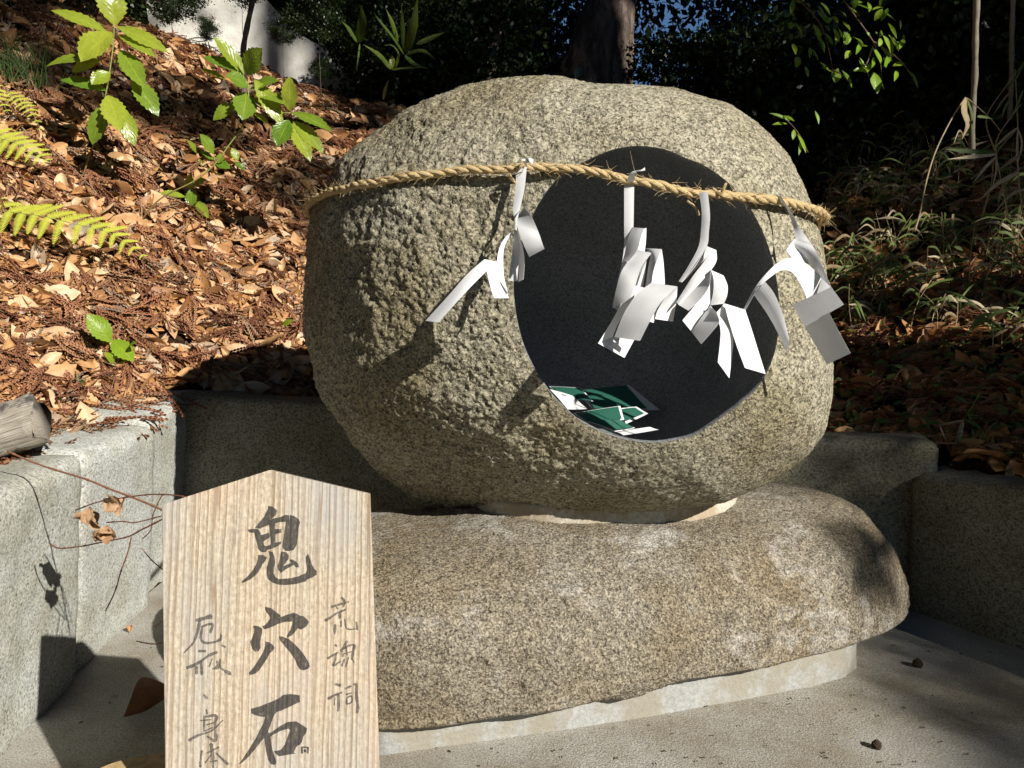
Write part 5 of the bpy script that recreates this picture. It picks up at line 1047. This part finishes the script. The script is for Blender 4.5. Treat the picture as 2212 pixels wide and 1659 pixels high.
bgt = [(-5.2, 11.5, 5.6, 1.15), (-2.9, 12.5, 4.4, 1.1), (-.9, 11.2, 2.9, 1.05), (.1, 12.0, 4.8, 1.1), (4.0, 11.0, 2.9, 1.1), (5.8, 10.5, 3.6, 1.15), (4.8, 12.0, 6.0, 1.2), (7.8, 9.8, 3.8, 1.15), (8.6, 8.0, 5.0, 1.0),
       (-7.8, 11.0, 6.5, 1.2), (-3.5, 14, 6.5, 1.3), (8.5, 12.5, 6.5, 1.3), (.8, 15.5, 2.7, 1.2), (5.2, 16, 4.2, 1.3), (-3.4, 10.5, 6.6, .9), (2.2, 13.5, 1.9, 1.0), (6.0, 8.2, 2.2, .8), (-.9, 9.6, 5.6, .9)]
for i, (x, y, z, s_) in enumerate(bgt): tree(x, y, z, s_, i, LB, GB)
# trees outside the picture on the right that shade the bank and the wood
def grove_tree(base, crowns, i, label, group):
    x, y = base; z0 = float(terrain(x, y)); zm = max(c[2] for c in crowns); t = thing('evergreen_tree', label, 'tree', (x, y, z0), group)
    tr = obj('trunk', trunk_me[i % 3], t); tr.location = (0, 0, 0); tr.scale = (1.5, 1.5, (zm - z0) / 4.5)
    for j, (cx, cy, cz, sc) in enumerate(crowns):
        cr = obj('crown', crown_me[(i + j) % 4], t); cr.location = (cx - x, cy - y, cz - z0); cr.scale = (sc,) * 3; cr.rotation_euler = (0, 0, (i + j) * 1.3)
        if math.hypot(cx - x, cy - y) > 2:
            V, F, uv = tube(catmull([(x, y, cz - .8), ((x + cx) / 2, (y + cy) / 2, cz + .1), (cx, cy, cz)], 14), np.linspace(.10, .03, 14), 7); mobj('bough', V, F, MAT['bark'], t, uv=uv)
def sunplace(q, k, sd):       # q across the sun's path, k its height where it passes the camera, sd how far back towards the sun
    return (q + sd) / 1.4142, (q - sd) / 1.4142, k + sd * math.tan(SUN_EL)
for i, (q, k, r_, sd) in enumerate([(2.88, .98, .55, 5), (2.85, .45, .5, 5.3), (3.15, 1.1, .36, 5), (2.05, 4.95, .42, 5), (1.6, 5.0, .35, 5.2), (1.15, 5.3, .4, 5.5), (3.2, 6.5, .26, 6), (3.75, 7.2, .3, 6), (3.25, .25, .5, 5), (2.75, 1.95, .40, 5), (4.35, .7, .6, 5), (2.85, 3.15, .5, 5), (5.0, 1.9, .7, 5), (5.3, 3.4, .9, 5.5), (5.7, 1.0, 1.0, 5.5), (4.15, 4.35, .65, 5.5), (2.42, .12, .5, 7.0), (2.0, .05, .3, 7.5), (1.75, -.12, .22, 7.5), (2.25, -.15, .35, 7.5), (2.15, .75, .16, 6), (7.4, 2.0, 2.0, 6), (4.7, 5.4, 1.3, 6), (9.6, 5.0, 2.2, 7), (6.8, 9.7, 2.5, 8), (6.2, 6.3, .5, 6), (9.6, 9.5, 2.8, 9), (4.0, 10.2, 2.7, 9), (1.2, 10.4, 2.5, 9), (-1.4, 11.8, 2.6, 9.5),
        (12.2, 4.5, 3, 9), (12.5, 9.5, 3, 10), (6.6, 13.0, 3, 11), (2.5, 14.5, 3, 11), (2.55, 4.0, .55, 4.0), (1.2, 6.2, .7, 5.0)]):
    x, y, z = sunplace(q, k, sd); grove_tree((x, y) if q > 3.9 else sunplace(q + 5.0, 0, sd)[:2], [(x, y, z, r_ / 2.2)], i + 1, 'tall evergreen tree beyond the right edge that shades the bank', 'trees beyond the right edge')
# unseen grove added over the enclosure to block skylight, clear of the sun's path
bases = [(-9, 2), (-8.5, -5), (-3.5, -10), (3, -11), (13, -4.5), (13, 3), (-9.5, 8)]; lots = {b_: [] for b_ in bases}
rg_ = random.Random(9)
for gx_ in np.arange(-8, 10, 3.0):
    for gy_ in np.arange(-7.5, 8.6, 3.0):
        x, y = gx_ + rg_.uniform(-.6, .6), gy_ + rg_.uniform(-.6, .6); q, s__ = (x + y) / 1.4142, (-x + y) / 1.4142
        z = rg_.uniform(7.6, 8.8) + max(0, y - 2) * .55
        if q < 8.5: z = max(z, 10.6 - s__ * math.tan(SUN_EL))
        if z > 14.5: continue
        b_ = min(bases, key=lambda b: (b[0] - x) ** 2 + (b[1] - y) ** 2); lots[b_].append((x, y, z, 1.12))
for i, b_ in enumerate(bases):
    for k in range(3): lots[b_].append((b_[0] + rg_.uniform(-1, 1) + (k - 1) * 1.4 * (abs(b_[1]) > abs(b_[0])), b_[1] + rg_.uniform(-1, 1) + (k - 1) * 2.0 * (abs(b_[1]) <= abs(b_[0])), 3.0 + 2.2 * k, 1.25))
    grove_tree(b_, lots[b_], i, 'evergreen tree added outside the picture to block skylight', 'unseen grove added to block skylight')
# shrubs
def shrub(x, y, Y_, sc, i, label, sq=1.0, group='dark shrubs under the trees'):
    c_ = at(x, y, Y_); z0 = float(terrain(c_[0], Y_)); t = thing('shrub', label, 'shrub', (c_[0], Y_, z0), group); f_ = obj('foliage', fine_me[i % 2], t); f_.location = (0, 0, c_[2] - z0); f_.scale = (sc, sc, sc * sq); f_.rotation_euler = (0, 0, i * 1.9)
    st = obj('stem', trunk_me[i % 3], t); st.location = (0, 0, 0); st.scale = (.12 * sc, .12 * sc, max(.02, (c_[2] - z0) / 4.5)); return t
for i, (x, y, Y_, s_, tx) in enumerate([(370, -10, 6.2, .24, 'small dark shrub at the left end of the pale wall'), (450, 60, 6.0, .10, 'tiny dark clump low on the left part of the pale wall'), (520, -40, 6.1, .2, 'dark clump hanging over the middle of the pale wall'), (610, 60, 6.0, .13, 'small dark clump before the middle of the pale wall'), (690, 30, 6.0, .24, 'dark shrub over the sloping top of the pale wall'), (700, 150, 6.2, .10, 'tiny dark clump at the foot of the pale wall'), (800, 90, 6.4, .42, 'dark shrub at the right end of the pale wall'), (880, 150, 7.2, .8, 'dark shrub behind the strap-leaved plant'),
        (1010, 120, 7.6, .9, 'dark shrub behind the slender trunks'), (1110, 120, 9.6, .8, 'dark shrub left of the big trunk'), (1480, 190, 7.4, .6, 'dark shrub low right of the big trunk'), (1620, 200, 6.8, .7, 'dark shrub above the boulder right shoulder'), (1780, 250, 6.0, .8, 'dark shrub on the skyline of the right bank'),
        (1930, 150, 6.0, .9, 'dark shrub behind the hanging bright leaves'), (2080, 60, 5.6, .9, 'dark shrub behind the thicker pale stem'), (2200, 40, 5.2, .8, 'dark shrub in the upper right corner'), (150, -30, 5.6, .6, 'dark shrub above the tallest sapling'), (30, -60, 5.2, .6, 'dark shrub in the upper left corner')]):
    shrub(x, y, Y_, s_, i, tx, group='dark shrubs under the trees')
# big trunk
def bigtrunk():
    Y_ = 8.6; pts = []; rad_ = []
    for xl, xr, y in ((1150, 1362, 330), (1180, 1362, 240), (1203, 1364, 180), (1225, 1366, 120), (1243, 1367, 70), (1270, 1372, 0), (1300, 1388, -120), (1330, 1410, -300), (1345, 1425, -600)):
        pts.append(at((xl + xr) / 2, y, Y_)); rad_.append((xr - xl) / 2 / 1670 * Y_)
    P = catmull(pts, 120); rr = catmull(np.array(rad_)[:, None], 120)[:, 0]; V, F, uv = tube(P, rr, 72); cc = np.repeat(P, 72, 0); d = V - cc
    nz = fbm(V * np.array([1, 1, .28]), 4.5, 4, 12); V = cc + d * (1 + .12 * nz + .05 * fbm(V * np.array([1, 1, .4]), 16, 3, 30))[:, None]
    return mesh('trunk', V, F, MAT['bark'], uv=uv), pts[0]
me, p0 = bigtrunk(); bt = thing('big_tree', 'thick old tree trunk with furrowed bark leaning behind the boulder top', 'tree', (p0[0], 8.6, p0[2])); obj('trunk', me, bt)
cr = obj('crown', crown_me[2], bt); cr.location = (.9, .6, 5.0); cr.scale = (1.2, 1.0, .8)
for lab, pts, r, Y_ in (('slender dark trunk behind the boulder, left one of a close pair', [(1045, -60), (1022, 60), (1032, 120), (1036, 230)], .07, 7.6), ('slender dark trunk behind the boulder, right one of a close pair', [(1085, -60), (1072, 70), (1058, 130), (1050, 230)], .065, 7.7), ('thin dark stem standing before the pale wall behind the two-tufted sapling', [(552, -60), (546, 0), (534, 60), (526, 110), (527, 170), (529, 240)], .016, 4.3)):
    P = catmull([at(*p, Y_) for p in pts], 40); Vv, Ff, uvv = tube(P, np.linspace(r * .8, r, 40) * (1 + .08 * np.sin(np.arange(40) * .9)), 12); tag(mobj('slender_trunk', Vv, Ff, MAT['bark'], uv=uvv), lab, 'tree trunk')
print('tris', sum(len(o.data.polygons) for o in bpy.data.objects if o.type == 'MESH') * 2, 'objects', len(bpy.data.objects))
